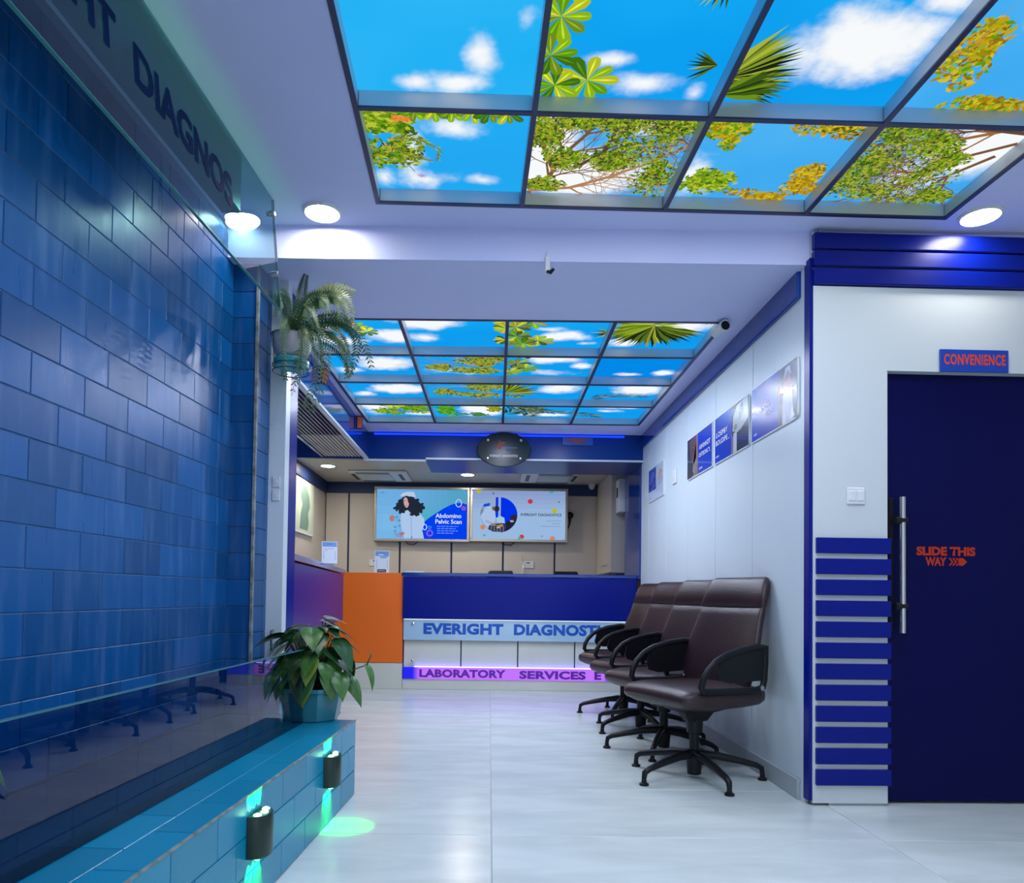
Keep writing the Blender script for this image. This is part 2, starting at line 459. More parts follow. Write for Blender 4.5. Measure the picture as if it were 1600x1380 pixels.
# ---- right: white panelled wall with blue cornice band
wr = struct(new('wall_right', MB().box(1.503, 1.66, 3.40, 7.07, 0, 2.56), M_base))
ys = [3.425, 4.065, 4.735, 5.395, 6.06, 6.73, 7.065]
for a, b in zip(ys, ys[1:]):
    new('panel', MB().box(1.49, 1.506, a+0.003, b-0.003, 0.095, 2.54, 0.002), M_white, wr)
new('edge_panel', MB().box(1.487, 1.506, 3.385, 3.424, 0.0, 2.56, 0.002), M_white, wr)
struct(new('baseboard_right', MB().box(1.476, 1.504, 3.43, 7.06, 0.0, 0.095, 0.003), M_base))
struct(new('trim_3', MB().box(1.470, 1.492, 3.435, 7.03, 2.41, 2.585, 0.004), M_blue))

# ---- convenience partition at the right with banded pilaster and sliding door
MP = Matrix.Translation((1.503, 3.33, 0)) @ Matrix.Rotation(radians(1.6), 4, 'Z')
wp = struct(new('wall_partition', MB().box(0, 0.352, 0, 0.10, 0.012, 2.425).box(0.34, 1.7, 0.0005, 0.10, 2.03, 2.425)
    .box(0.348, 1.7, 0.12, 0.16, 0.0, 2.05).box(0.0, 1.7, 0.012, 0.10, 2.42, 2.69), M_boxwhite, mtx=MP))
new('plinth', MB().box(0.08, 0.345, 0.01, 0.09, 0.0, 0.016), M_base, wp)
new('side_strip', MB().box(-0.016, 0.0, 0.004, 0.06, 0.02, 2.56, 0.002), M_navy, wp)
st = None
for z0, z1 in ((2.596, 2.672), (2.514, 2.588), (2.429, 2.505)):
    new('trim_board', MB().box(-0.004, 1.7, -0.022, 0.014, z0, z1, 0.004), M_navy, wp)
sm_ = MB().box(0.012, 0.362, -0.016, 0.004, -0.0365, 0.0365, 0.002)
for k in range(12):
    o = new('slat', sm_, M_navy, wp) if st is None else st.copy()
    if st is None: st = o
    else: link(o)
    o.location = (0, 0, 1.203-0.0973*k)
dr = struct(new('door_1', MB().box(0.352, 1.6, 0.045, 0.10, 0.012, 2.03), M_navydoor, mtx=MP))
h = MB()
h.tube([(0.42, -0.005, 0.80), (0.42, -0.005, 1.435)], 0.0145, 16)
hd = new('handle', h, M_steel, dr, 40)
for z_ in (0.925, 1.325):
    new('handle_clamp', MB().tube([(0.42, 0.06, z_), (0.42, 0.0, z_)], 0.011, 10).tube([(0.385, -0.005, z_), (0.44, -0.005, z_)], 0.017, 12), M_blackm, hd, 40)
new('handle_backing', MB().box(0.378, 0.402, 0.030, 0.047, 0.80, 1.435, .004), M_black, hd)
M_reddoor = mat('red_vinyl_shaded', (0.50, 0.035, 0.008), 0.5, spec=0.2)  # sign red darkened, shade at the recessed door put into the colour
lettering('lettering', 'SLIDE THIS', frame((0.517, 0.0435, 1.166), (1,0,0), (0,0,1)), 0.285, 0.043, M_reddoor, dr, bold=0.05)
lettering('lettering', 'WAY', frame((0.560, 0.0435, 1.118), (1,0,0), (0,0,1)), 0.102, 0.041, M_reddoor, dr, bold=0.05)
ar = MB()
for k in range(3):
    x_ = 0.671+0.017*k
    ar.add([(x_,0.0435,1.12),(x_+0.009,0.0435,1.12),(x_+0.025,0.0435,1.138),(x_+0.009,0.0435,1.156),(x_,0.0435,1.156),(x_+0.016,0.0435,1.138)], [(0,1,2,3,4,5)])
ar.add([(0.722,0.0435,1.12),(0.742,0.0435,1.12),(0.762,0.0435,1.138),(0.742,0.0435,1.156),(0.722,0.0435,1.156)], [(0,1,2,3,4)])
new('arrow', ar, M_reddoor, dr)
# walls closing the hall out of view
struct(new('wall_front_right', MB().box(3.25, 3.4, -2.5, 3.5, 0, 2.7), M_boxwhite))

# ---- reception: tunnel frame, header, side header with slatted soffit
struct(new('trim_4', MB().box(-2.15, 1.52, 7.0, 7.05, 2.275, 2.56).box(-0.645, 1.52, 7.051, 7.72, 2.268, 2.40).box(-0.645, 1.52, 7.0, 7.05, 2.268, 2.2745), mat('blue_satin', (0.001, 0.040, 0.25), 0.30, spec=0.3)))
struct(new('trim_5', MB().box(-1.25, -0.64, 6.985, 7.003, 2.252, 2.270).box(-0.64, 1.49, 6.985, 7.003, 2.272, 2.290), M_ledwhite if False else M_white))
struct(new('trim_6', MB().box(1.478, 1.53, 7.08, 7.86, 1.13, 2.30), M_blue))
tag(new('led_strip', MB().box(-1.15, 1.3, 6.975, 6.998, 2.512, 2.526), M_ledblue), 'glowing blue strip light along the top of the blue header beam', 'strip light')
struct(new('trim_7', MB().box(-1.66, -1.635, 3.9, 7.0, 2.28, 2.56).box(-1.235, -1.21, 3.9, 7.0, 2.285, 2.56).box(-1.64, -1.23, 3.9, 7.0, 2.34, 2.36), M_blue))
struct(new('trim_8', MB().box(-1.242, -1.205, 3.9, 7.0, 2.268, 2.286), M_white))
sf = bpy.data.objects['trim_7']
for k in range(12):
    x0 = -1.628+k*0.0325
    new('slat', MB().box(x0, x0+0.018, 3.9, 6.05, 2.29, 2.338), M_bluesl, sf)
    new('slat', MB().box(x0, x0+0.018, 6.06, 6.99, 2.29, 2.338), M_cream, sf)
struct(new('trim_9', MB().box(-1.30, -1.062, 3.70, 3.90, 0, 2.54, 0.004), M_navy))
#==================================================================== BACKLIT SKY CEILINGS
def sky_mat(name, clouds, deep, pale, seed):
    """backlit film: blue sky with printed clouds; clouds = (x, y, rx, ry, strength) in metres on the panel"""
    M = bpy.data.materials.new(name); M.use_nodes = True
    nt = M.node_tree; nt.nodes.remove(nt.nodes['Principled BSDF']); L = nt.links.new
    tc = nt.nodes.new('ShaderNodeTexCoord')
    n = nt.nodes.new('ShaderNodeTexNoise'); n.noise_dimensions = '4D'; n.inputs['W'].default_value = seed*3.7
    n.inputs['Scale'].default_value = 5.5; n.inputs['Detail'].default_value = 7; n.inputs['Roughness'].default_value = 0.55
    L(tc.outputs['Object'], n.inputs['Vector'])
    acc = None
    for (x, y, rx, ry, s) in clouds:
        sb = nt.nodes.new('ShaderNodeVectorMath'); sb.operation = 'SUBTRACT'; sb.inputs[1].default_value = (x, y, 0)
        L(tc.outputs['Object'], sb.inputs[0])
        dv = nt.nodes.new('ShaderNodeVectorMath'); dv.operation = 'MULTIPLY'; dv.inputs[1].default_value = (1/rx, 1/ry, 0)
        L(sb.outputs[0], dv.inputs[0])
        ln = nt.nodes.new('ShaderNodeVectorMath'); ln.operation = 'LENGTH'; L(dv.outputs[0], ln.inputs[0])
        v = nt.nodes.new('ShaderNodeMapRange'); v.clamp = False
        v.inputs[1].default_value = 0; v.inputs[2].default_value = 1; v.inputs[3].default_value = 0.75*s+0.1; v.inputs[4].default_value = -0.15
        L(ln.outputs['Value'], v.inputs[0])
        if acc is None: acc = v.outputs[0]
        else:
            mx = nt.nodes.new('ShaderNodeMath'); mx.operation = 'MAXIMUM'; L(acc, mx.inputs[0]); L(v.outputs[0], mx.inputs[1]); acc = mx.outputs[0]
    mixn = nt.nodes.new('ShaderNodeMix'); mixn.data_type = 'RGBA'
    mixn.inputs[7].default_value = (0.93, 0.95, 0.97, 1)
    # sky hue drifts gently over the panel
    n2 = nt.nodes.new('ShaderNodeTexNoise'); n2.inputs['Scale'].default_value = 1.5; L(tc.outputs['Object'], n2.inputs['Vector'])
    sk = nt.nodes.new('ShaderNodeMix'); sk.data_type = 'RGBA'; sk.inputs[6].default_value = (*deep, 1); sk.inputs[7].default_value = (*pale, 1)
    L(n2.outputs[0], sk.inputs[0]); L(sk.outputs[2], mixn.inputs[6])
    if acc is not None:
        ad = nt.nodes.new('ShaderNodeMath'); ad.operation = 'MULTIPLY_ADD'; ad.inputs[1].default_value = 1.9
        L(n.outputs[0], ad.inputs[0]); L(acc, ad.inputs[2])
        mr = nt.nodes.new('ShaderNodeMapRange'); mr.interpolation_type = 'SMOOTHSTEP'
        mr.inputs[1].default_value = 0.95; mr.inputs[2].default_value = 1.75
        L(ad.outputs[0], mr.inputs[0]); L(mr.outputs[0], mixn.inputs[0])
    else: mixn.inputs[0].default_value = 0
    e = nt.nodes.new('ShaderNodeEmission'); e.inputs[1].default_value = SKY_E
    L(mixn.outputs[2], e.inputs[0]); L(e.outputs[0], nt.nodes['Material Output'].inputs[0])
    return M

GRN = [(96,150,18), (140,178,28), (62,112,18), (178,190,40), (112,140,30)]
GLD = [(196,160,16), (170,130,14), (214,190,40), (140,104,18), (182,168,40)]
DRK = [(70,84,28), (110,120,44), (150,152,40), (58,62,30), (176,172,70)]
BRN = [(150,104,66), (120,84,58), (176,130,92), (96,72,58)]
def palmate(p, x, y, r, rot, n=9, pal=GRN, spread=2*pi, sq=1.0):
    for i in range(n):
        a = rot+spread*i/n+random.uniform(-.08, .08); L = r*random.uniform(.8, 1.0); wd = L*0.21
        c = random.choice(pal); c2 = tuple(min(255, int(v*1.25+12)) for v in c)
        pts = [(0,0), (.35*L,.55*wd), (.7*L, wd), (.93*L,.7*wd), (L,0), (.93*L,-.7*wd), (.7*L,-wd), (.35*L,-.55*wd)]
        R_ = lambda q: (x+q[0]*cos(a)-q[1]*sin(a), y+(q[0]*sin(a)+q[1]*cos(a))*sq)
        p.poly([R_(q) for q in pts], c)
        p.up(); p.poly([R_(q) for q in [(0,0), (.6*L,.18*wd), (.95*L,0), (.6*L,-.18*wd)]], c2)
    p.up()
def palmfan(p, x, y, r, a0, a1, n=26, sq=1.0, pal=None):
    pal = pal or [(40,60,20), (84,110,30), (130,150,40), (60,84,24), (24,38,20), (168,180,60)]
    for i in range(n):
        a = a0+(a1-a0)*(i+random.uniform(-.3,.3))/(n-1); L = r*random.uniform(.78, 1.0); wd = 0.045*r
        c = random.choice(pal)
        R_ = lambda q: (x+q[0]*cos(a)-q[1]*sin(a), y+(q[0]*sin(a)+q[1]*cos(a))*sq)
        p.poly([R_(q) for q in [(0,.2*wd), (.5*L,wd), (L,0), (.5*L,-wd), (0,-.2*wd)]], c); p.up()
def frond(p, pts, L, n=22, pal=None, side=(1,-1), w_=.12):
    pal = pal or [(40,60,24), (90,110,40), (150,150,60), (60,84,30), (30,44,24)]
    p.line(pts, .008, (120,120,60)); p.up()
    k = len(pts)-1
    for i in range(n):
        t = i/n*k; j = min(int(t), k-1); q = t-j
        x = pts[j][0]+(pts[j+1][0]-pts[j][0])*q; y = pts[j][1]+(pts[j+1][1]-pts[j][1])*q
        a = atan2(pts[j+1][1]-pts[j][1], pts[j+1][0]-pts[j][0])
        for s_ in side:
            b = a+s_*random.uniform(.55, .85); l_ = L*(1-.6*i/n)*random.uniform(.85,1.1); wd = l_*w_*.5
            R_ = lambda q_: (x+q_[0]*cos(b)-q_[1]*sin(b), y+q_[0]*sin(b)+q_[1]*cos(b))
            p.poly([R_(q_) for q_ in [(0,0), (.4*l_,wd), (l_,0), (.4*l_,-wd)]], random.choice(pal))
    p.up()
def foliage(p, x, y, rx, ry, n, pal=GRN, sz=.02, clump=5):
    cs = [(x+rx*.75*random.uniform(-1,1)*sqrt(random.random()), y+ry*.75*random.uniform(-1,1)*sqrt(random.random()), random.uniform(.3,.55)) for _ in range(clump)]
    for i in range(n):
        cx, cy, cr = random.choice(cs); a = random.uniform(0, 2*pi); d = sqrt(random.random())*cr
        lx, ly = cx+rx*d*cos(a), cy+ry*d*sin(a); b = random.uniform(0, 2*pi); s_ = sz*random.uniform(.55, 1.15)
        c = random.choice(pal)
        p.poly([(lx+s_*cos(b), ly+s_*sin(b)), (lx-.42*s_*sin(b), ly+.42*s_*cos(b)), (lx-s_*cos(b), ly-s_*sin(b)), (lx+.42*s_*sin(b), ly-.42*s_*cos(b))], c)
        if i % 40 == 0: p.up()
    p.up()
def branch(p, pts, wd, depth=2, c=None):
    c = c or random.choice(BRN)
    p.line(pts, wd, c, .5); p.up()
    if depth:
        for i in range(1, len(pts)):
            x, y = pts[i]; a = atan2(pts[i][1]-pts[i-1][1], pts[i][0]-pts[i-1][0])
            for s_ in (1, -1):
                b = a+s_*random.uniform(.35, .9); L = random.uniform(.10, .20)*(.6+.3*depth)
                q = [(x, y)]
                for k in range(3):
                    b += random.uniform(-.3, .3); q.append((q[-1][0]+L/3*cos(b), q[-1][1]+L/3*sin(b)))
                branch(p, q, wd*.5, depth-1, c)

def sky_grid(root, O, PF, cw, ch, z, ncol, nrow, art, ang):
    hb = 0.062
    cx_, cy_ = O
    def bar(x0, x1, y0, y1):
        b = new('frame_bar', MB().box(x0, x1, y0, y1, 0.0, hb, 0.002), M_alu, root)
        new('bar_edge', MB().box(x0-0.001, x1+0.001, y0-0.001, y1+0.001, -0.004, 0.003), M_aludark, b)
    W, H = cw*ncol, ch*nrow
    for i in range(ncol+1): bar(cw*i-0.009, cw*i+0.009, -H-0.009, 0.009)
    for j in range(nrow+1):
        for i in range(ncol): bar(cw*i+0.0105, cw*(i+1)-0.0105, -ch*j-0.009, -ch*j+0.009)
    for j in range(nrow):
        for i in range(ncol):
            clouds, fn, deep, pale = art.get((j, i), ([(0, 0, .3, .2, .6)], None, (0.0, .30, .84), (.03, .42, .93)))
            M = sky_mat('sky_film', clouds, deep, pale, j*5+i+ncol*z)
            pa = new('sky_panel', MB().box(-cw/2+.006, cw/2-.006, -ch/2+.006, ch/2-.006, 0, 0.006), M, root, loc=(cw*(i+.5), -ch*(j+.5), hb-0.002))
            if fn:
                p = Print(cw-.012, ch-.012); fn(p)
                p.build('foliage_print', M_printlit, pa, frame((-cw/2+.006, ch/2-.006, -0.0002), (1,0,0), (0,-1,0)))

D1, P1 = (0.0, .27, .82), (.01, .46, .95)
D2, P2 = (0.02, .34, .84), (.10, .50, .93)
D3, P3 = (0.0, .25, .80), (0.0, .38, .90)
# ----- print drawings; x to the right, y towards the viewer (0 at the far edge)
def a_A2(p):
    for x, y, r in ((.05,.52,.13), (.045,.36,.12), (.17,.09,.125), (.06,.06,.11), (.03,.2,.10)):
        palmate(p, x, y, r, random.uniform(0, 1), 9)
    palmfan(p, .60, .18, .12, 2.4, 3.9, 9); palmfan(p, .52, .53, .14, 3.3, 4.9, 12)
def a_A3(p):
    palmfan(p, -.04, .12, .30, -.55, 1.0, 26); palmfan(p, -.02, .04, .26, -.1, .7, 14, pal=[(30,50,16), (60,90,20), (110,140,30)])
def a_A4(p):
    foliage(p, .13, .25, .11, .16, 420, GLD+GRN[:2], .02, 7); branch(p, [(.02,.18), (.05,.25), (.12,.3)], .006, 1)
    foliage(p, .12, .62, .12, .10, 260, GLD, .02, 5); foliage(p, .38, .02, .25, .06, 420, GLD+GRN[:2], .018, 8)
def a_B1(p):
    foliage(p, .09, .46, .17, .16, 900, GRN+[(190,200,60)], .022, 12); foliage(p, .09, .26, .13, .16, 460, GRN+DRK, .02, 8); foliage(p, .26, .54, .2, .07, 420, GRN, .022, 8)
    for k in range(6): palmate(p, .2+.07*k, .53, .075, random.uniform(0, 1), 9)
    frond(p, [(.10,.36), (.2,.36), (.28,.30), (.27,.22)], .05, 20, GRN)
    frond(p, [(.10,.30), (.17,.24), (.25,.22)], .05, 16, GRN)
    foliage(p, .14, .47, .04, .03, 40, [(230,110,60), (240,150,70)], .014, 2)
    foliage(p, .44, .55, .05, .03, 50, [(236,120,50), (230,160,150)], .014, 2)
    foliage(p, .19, .11, .03, .02, 40, [(200,150,200), (230,190,220), (170,140,200)], .010, 2)
    p.line([(.12,.24), (.17,.14)], .004, (100,120,60))
def tree(p, base, dens, pal, ctr, cl=14):
    for q in base: branch(p, q, .022, 3)
    for x, y, rx, ry in ctr: foliage(p, x, y, rx, ry, int(dens*1.5), pal, .0125, cl)
def a_B2(p):
    tree(p, [[(.02,.0), (.10,.12), (.14,.28), (.22,.42), (.26,.58)], [(.12,.16), (.06,.32), (.02,.45)], [(.02,.02), (.2,.05), (.36,.14), (.52,.26), (.63,.36)], [(.2,.2), (.3,.3), (.34,.5)]], 520, DRK+GRN,
         [(.45,.40,.22,.2), (.2,.50,.22,.1), (.05,.40,.09,.14), (.55,.14,.12,.16), (.34,.25,.14,.08), (.33,.52,.3,.09), (.14,.26,.12,.08), (.56,.5,.1,.12), (.08,.08,.1,.06)])
def a_B3(p):
    foliage(p, .16, .12, .17, .13, 620, GRN+[(190,200,60)], .02, 9); foliage(p, .10, .47, .11, .13, 460, GRN+GLD[:3], .02, 8)
    foliage(p, .52, .52, .18, .15, 800, GLD+DRK[:3], .018, 10); foliage(p, .55, .18, .10, .16, 460, GLD, .018, 8); foliage(p, .46, .03, .2, .05, 300, GLD, .018, 6)
def a_B4(p):
    tree(p, [[(.63,.56), (.5,.5), (.36,.44), (.2,.42), (.04,.4)], [(.63,.44), (.5,.36), (.38,.22), (.3,.08)], [(.63,.5), (.44,.52), (.26,.56)], [(.6,.36), (.5,.22), (.46,.08)]], 520, DRK+GRN,
         [(.12,.5,.14,.12), (.16,.3,.16,.14), (.28,.12,.24,.14), (.42,.28,.12,.12), (.3,.42,.14,.12), (.5,.06,.14,.08), (.08,.16,.1,.14)])
def b_00(p):
    for k in range(5): palmate(p, .13+.06*k, .5-.07*k+random.uniform(0,.08), .085, random.uniform(0,1), 8, GRN+[(230,220,40)])
    foliage(p, .1, .5, .12, .12, 200, GRN, .02, 4); foliage(p, .34, .58, .16, .03, 120, GRN, .02, 4)
def b_01(p):
    palmate(p, .56, .60, .11, 3.4, 7, GRN+GLD, 2.8)
    for y in (.45, .34, .14): palmate(p, .62, y, .10, 2.2, 6, GRN+DRK, 2.6)
def b_02(p):
    for x, y in ((.06,.5), (.15,.44), (.05,.36), (.06,.2), (.20,.13), (.10,.08)): palmate(p, x, y, .115, random.uniform(0,1), 9, GRN+DRK[:3])
    palmfan(p, .46, .70, .22, 3.9, 5.6, 12); palmfan(p, .66, .28, .16, 2.5, 3.8, 8)
def b_03(p):
    palmfan(p, .27, .40, .40, -2.9, -.3, 40); palmfan(p, .27, .42, .34, 2.6, 4.0, 16, pal=[(120,150,30), (150,170,40), (90,120,30)])
    palmfan(p, .27, .42, .22, -.4, 3.5, 18, pal=[(130,160,40), (180,190,60), (90,130,30)]); p.line([(.25,.62), (.27,.2), (.29,.05)], .014, (150,150,60))
    palmfan(p, .62, .62, .22, 3.0, 5.0, 16, pal=[(150,170,40), (200,200,80), (110,140,30)])
def b_11(p):
    for q in ([(.63,.3), (.4,.32), (.2,.28), (.1,.22)], [(.63,.12), (.45,.2), (.3,.34), (.2,.5)]): branch(p, q, .010, 2)
    for c_ in ((.3,.5,.22,.1), (.45,.36,.2,.16), (.14,.2,.1,.1), (.4,.12,.22,.1), (.55,.45,.1,.14)): foliage(p, *c_, 620, DRK+GRN[:2]+GLD[4:], .020, 12)
def b_12(p):
    for x, y in ((.05,.55), (.13,.5), (.08,.3), (.14,.2), (.03,.12)): palmate(p, x, y, .11, random.uniform(0,1), 9, DRK+GRN)
def b_13(p): palmfan(p, .27, .72, .16, -2.4, -.7, 14, pal=[(20,32,20), (50,70,24)])
def b_21(p): b_11(p)
def b_22(p):
    palmfan(p, -.02, .18, .34, -.2, 1.5, 26); foliage(p, .1, .08, .1, .08, 120, DRK, .02, 4)
def b_23(p): frond(p, [(.08,.04), (.25,.12), (.42,.14), (.55,.1)], .12, 26)
def b_30(p):
    for c_ in ((.35,.36,.24,.12), (.22,.18,.16,.12), (.5,.25,.16,.14)): foliage(p, *c_, 330, GRN+[(60,160,20)], .026, 8)
    palmate(p, .28, .4, .12, .3, 9, [(210,210,40), (180,200,30)])
def b_31(p):
    foliage(p, .14, .22, .13, .26, 420, [(60,150,20), (40,120,30), (90,180,20), (110,170,60)], .026, 8); foliage(p, .36, .12, .14, .1, 260, [(60,120,60), (80,140,80)], .024, 6)
    foliage(p, .56, .36, .10, .16, 260, GRN+GLD[:2], .024, 6)
def b_32(p):
    frond(p, [(.0,.1), (.18,.3), (.36,.44), (.55,.5)], .20, 34); frond(p, [(.02,.4), (.25,.3), (.45,.2), (.62,.2)], .18, 30)
    frond(p, [(.2,.02), (.3,.24), (.32,.5)], .16, 24); foliage(p, .12, .5, .12, .1, 140, DRK, .022, 4)
def b_33(p):
    frond(p, [(.0,.16), (.16,.12), (.26,.06)], .13, 18); frond(p, [(.0,.5), (.18,.52), (.3,.5)], .11, 16)
art_front = {
    (1,0): ([(.12,.10,.09,.15,.95), (.05,.25,.15,.08,.85), (-.10,.26,.12,.07,.5), (.27,-.03,.07,.12,.6)], None, (.0,.40,.88), (.04,.50,.95)),
    (1,1): ([(.06,.22,.16,.09,1.0), (-.08,.12,.14,.05,.65), (.25,.27,.06,.06,.5)], a_A2, D1, P1),
    (1,2): ([(.06,.03,.36,.24,1.5), (.24,-.18,.18,.10,.9), (.10,-.34,.3,.10,.9)], a_A3, D3, P1),
    (1,3): ([(.2,-.2,.3,.2,.3)], a_A4, D2, P2),
    (0,0): ([(.02,-.12,.16,.10,.75), (-.16,.02,.10,.22,.7), (-.10,.22,.22,.10,.8), (-.28,.22,.08,.12,.9), (.14,.22,.14,.06,.6), (.27,-.26,.08,.06,.7), (-.24,-.18,.16,.12,.9)], a_B1, D2, P1),
    (0,1): ([(-.08,.16,.38,.22,2.2), (-.25,.0,.2,.4,1.9), (.1,-.22,.2,.14,1.0)], a_B2, D2, P2),
    (0,2): ([(-.25,.1,.14,.3,.6)], a_B3, D2, P2),
    (0,3): ([(.2,-.1,.3,.28,2.0), (.05,.10,.26,.2,1.2)], a_B4, D2, P2),
}
art_back = {   # rows counted from the far edge
    (3,0): ([(.22,.12,.22,.16,1.6), (.25,-.2,.12,.16,1.2), (-.15,.22,.26,.14,1.2), (-.2,.0,.12,.1,.8)], b_00, D1, P1),
    (3,1): ([(-.16,-.18,.32,.24,1.8), (-.22,.14,.16,.12,.7)], b_01, D3, P1),
    (3,2): ([(.06,.10,.22,.12,1.2), (-.06,-.02,.14,.06,.7), (.20,.22,.1,.05,.6)], b_02, D1, P1),
    (3,3): ([(-.18,.18,.16,.12,1.4), (.15,-.1,.3,.2,1.5)], b_03, D3, P1),
    (2,0): ([(.06,.05,.28,.2,1.6), (-.22,-.22,.2,.12,1.3), (-.2,.2,.16,.1,.9)], None, D3, P1),
    (2,1): ([(.0,.2,.3,.12,.7), (-.2,-.2,.2,.1,.8)], b_11, D3, P1),
    (2,2): ([(.0,-.13,.30,.2,1.5), (.22,.06,.12,.1,1.1), (.0,.2,.24,.1,.6)], b_12, D3, P1),
    (2,3): ([(.22,.20,.14,.1,1.5), (.0,.24,.16,.06,1.1)], b_13, D3, D3),
    (1,0): ([(.08,.06,.3,.2,1.7), (-.2,-.22,.24,.12,1.3), (-.2,.2,.12,.1,.8)], None, D3, P1),
    (1,1): ([(.2,-.2,.2,.1,.6)], b_21, D3, P1),
    (1,2): ([(.12,.0,.22,.2,1.2), (.1,-.25,.3,.08,.9)], b_22, D3, P1),
    (1,3): ([(.14,.0,.28,.26,1.9), (-.2,-.22,.18,.1,1.3)], b_23, D3, P1),
    (0,0): ([(-.2,-.05,.2,.4,1.6), (.2,.2,.2,.1,1.2)], b_30, D1, P1),
    (0,1): ([(.12,.05,.26,.3,1.9), (-.1,-.2,.26,.1,1.2)], b_31, D1, P1),
    (0,2): ([(.05,.2,.3,.1,1.2)], b_32, D1, P1),
    (0,3): ([(.06,-.1,.3,.1,1.5), (.0,.05,.2,.08,.8)], b_33, D3, P1),
}
sk1 = thing('sky_light_grid', 'backlit ceiling grid of sky panels nearest the viewer, bigger of the two', 'ceiling light', (FO[0], FO[1], 2.70), FA)
sky_grid(sk1, FO, FP, FW, FR, 2.70, 4, 4, art_front, FA)
sk2 = thing('sky_light_grid', 'backlit ceiling grid of sky panels farther back before the blue header beam', 'ceiling light', (BO[0], BO[1], 2.54), BA)
sky_grid(sk2, BO, BP, BW, BR, 2.54, 4, 4, art_back, BA)

#==================================================================== CEILING FITTINGS
def downlight(x, y, z, r, label, m_=None, group=None):
    t = thing('downlight', label, 'downlight', (x, y, z), 0, group)
    new('trim_ring', MB().loft([[(q*cos(2*pi*j/28), q*sin(2*pi*j/28), zz) for j in range(28)] for q, zz in ((r*1.15, 0.0), (r*1.15, -.006), (r*1.0, -.012), (r*.96, -.006), (r*.96, 0.0))], caps=False), M_plast, t, 40)
    new('diffuser', MB().lathe([(r*.97, -.004), (r*.97, -.008)], 28), m_ or M_down, t)
    return t
downlight(-0.79, 3.245, 2.70, 0.078, 'round recessed downlight left of the near sky grid, by the ceiling step')
downlight(2.20, 3.20, 2.70, 0.078, 'round recessed downlight above the blue trimmed partition at right')
downlight(-1.20, 3.30, 2.70, 0.055, 'round recessed downlight seen through the tinted glass sign at left', emat('lamp_diffuser_dim', (1.0, .97, .92), 22))
downlight(-0.28, 8.57, 2.40, 0.075, 'small round downlight in the ceiling behind the reception counter', M_downsmall)
downlight(-1.85, 8.1, 2.40, 0.075, 'added unseen downlight brightening the back office corner at left', M_downsmall)  # extra lamp, unseen, added to brighten the office
for yy in (0.3,):
    downlight(2.30, yy, 2.70, 0.078, 'added unseen downlight in the ceiling nearest the entrance, brightening the hall')  # extra lamp added out of view to lift the hall's light

hk = thing('ceiling_sensor', 'small white bracket with dark swivel head hanging at the ceiling step', 'sensor', (0.255, 3.365, 2.54))
new('bracket', MB().box(-.012, .012, -.012, .004, -.055, .02, .003).tube([(0.0, -.004, .02), (0.002, -.006, .045)], .004, 6), M_plast, hk, 40)
new('head', MB().tube([(0.0, -.012, -.055), (.012, -.03, -.066), (.028, -.036, -.052)], [.008, .010, .007], 8), M_black, hk, 40)

cc = thing('security_camera', 'white bullet security camera on the ceiling at the right cornice', 'camera', (1.31, 4.06, 2.54))
new('mount', MB().lathe([(.034, 0), (.034, -.012), (.014, -.016), (.012, -.04)], 18, Matrix.Translation((.045, .06, 0))), M_plast, cc, 40)
MC = Matrix.Translation((0, 0, -.055)) @ Matrix.Rotation(radians(90), 4, 'X') @ Matrix.Rotation(radians(8), 4, 'Y')
bd = new('housing', MB().lathe([(.030, -.11), (.038, -.10), (.040, .0), (.042, .05), (.036, .052)], 24, MC), M_plast, cc, 40)
new('lens', MB().lathe([(.032, .045), (.032, .054), (.018, .056)], 24, MC), M_black, cc, 40)
new('arm', MB().tube([(.045, .06, -.035), (.03, .06, -.05), (0, .05, -.05)], .010, 8), M_plast, cc, 40)
c2 = thing('security_camera', 'tiny white camera in the back right corner of the office ceiling', 'camera', (1.30, 9.2, 2.40))
new('mount', MB().lathe([(.05, 0), (.05, -.015), (.03, -.02)], 14), M_plast, c2, 40)
new('dome', MB().lathe([(.04, -.015), (.04, -.04), (.025, -.065), (.005, -.072)], 14), M_plast, c2, 60)
wi = tag(new('wire_stub', MB().tube([(1.53, 3.33, 2.674), (1.532, 3.33, 2.699)], .003, 6), M_edge), 'short bare wire between the partition top and the ceiling', 'wire')

def cassette(x, y, flip, label):
    t = thing('air_conditioner', label, 'air conditioner', (x, y, 2.40), 0)
    a = .345
    new('frame', MB().box(-a, a, -a, a, -.028, 0, .012), M_plast, t, 30)
    gx = .06*flip
    g = new('grille', MB().box(-.20+gx, .20+gx, -.22, .22, -.034, -.026), M_base, t)
    mb_ = MB()
    for k in range(10): mb_.box(-.19+gx, .19+gx, -.21+.044*k, -.19+.044*k, -.038, -.033)
    new('louvre', mb_, M_plast, g)
    fm = MB()
    for s_ in (-1, 1):
        fm.box(s_*.28+gx*.4-.022, s_*.28+gx*.4+.022, -.21, .21, -.031, -.027); fm.box(-.2+gx, .2+gx, s_*.285-.02, s_*.285+.02, -.031, -.027)
    new('air_slot', fm, M_black, t)
    return t
cassette(-1.34, 8.70, -1, 'white ceiling cassette air conditioner at left above the office')
cassette(0.70, 8.65, 1, 'white ceiling cassette air conditioner at right above the office')

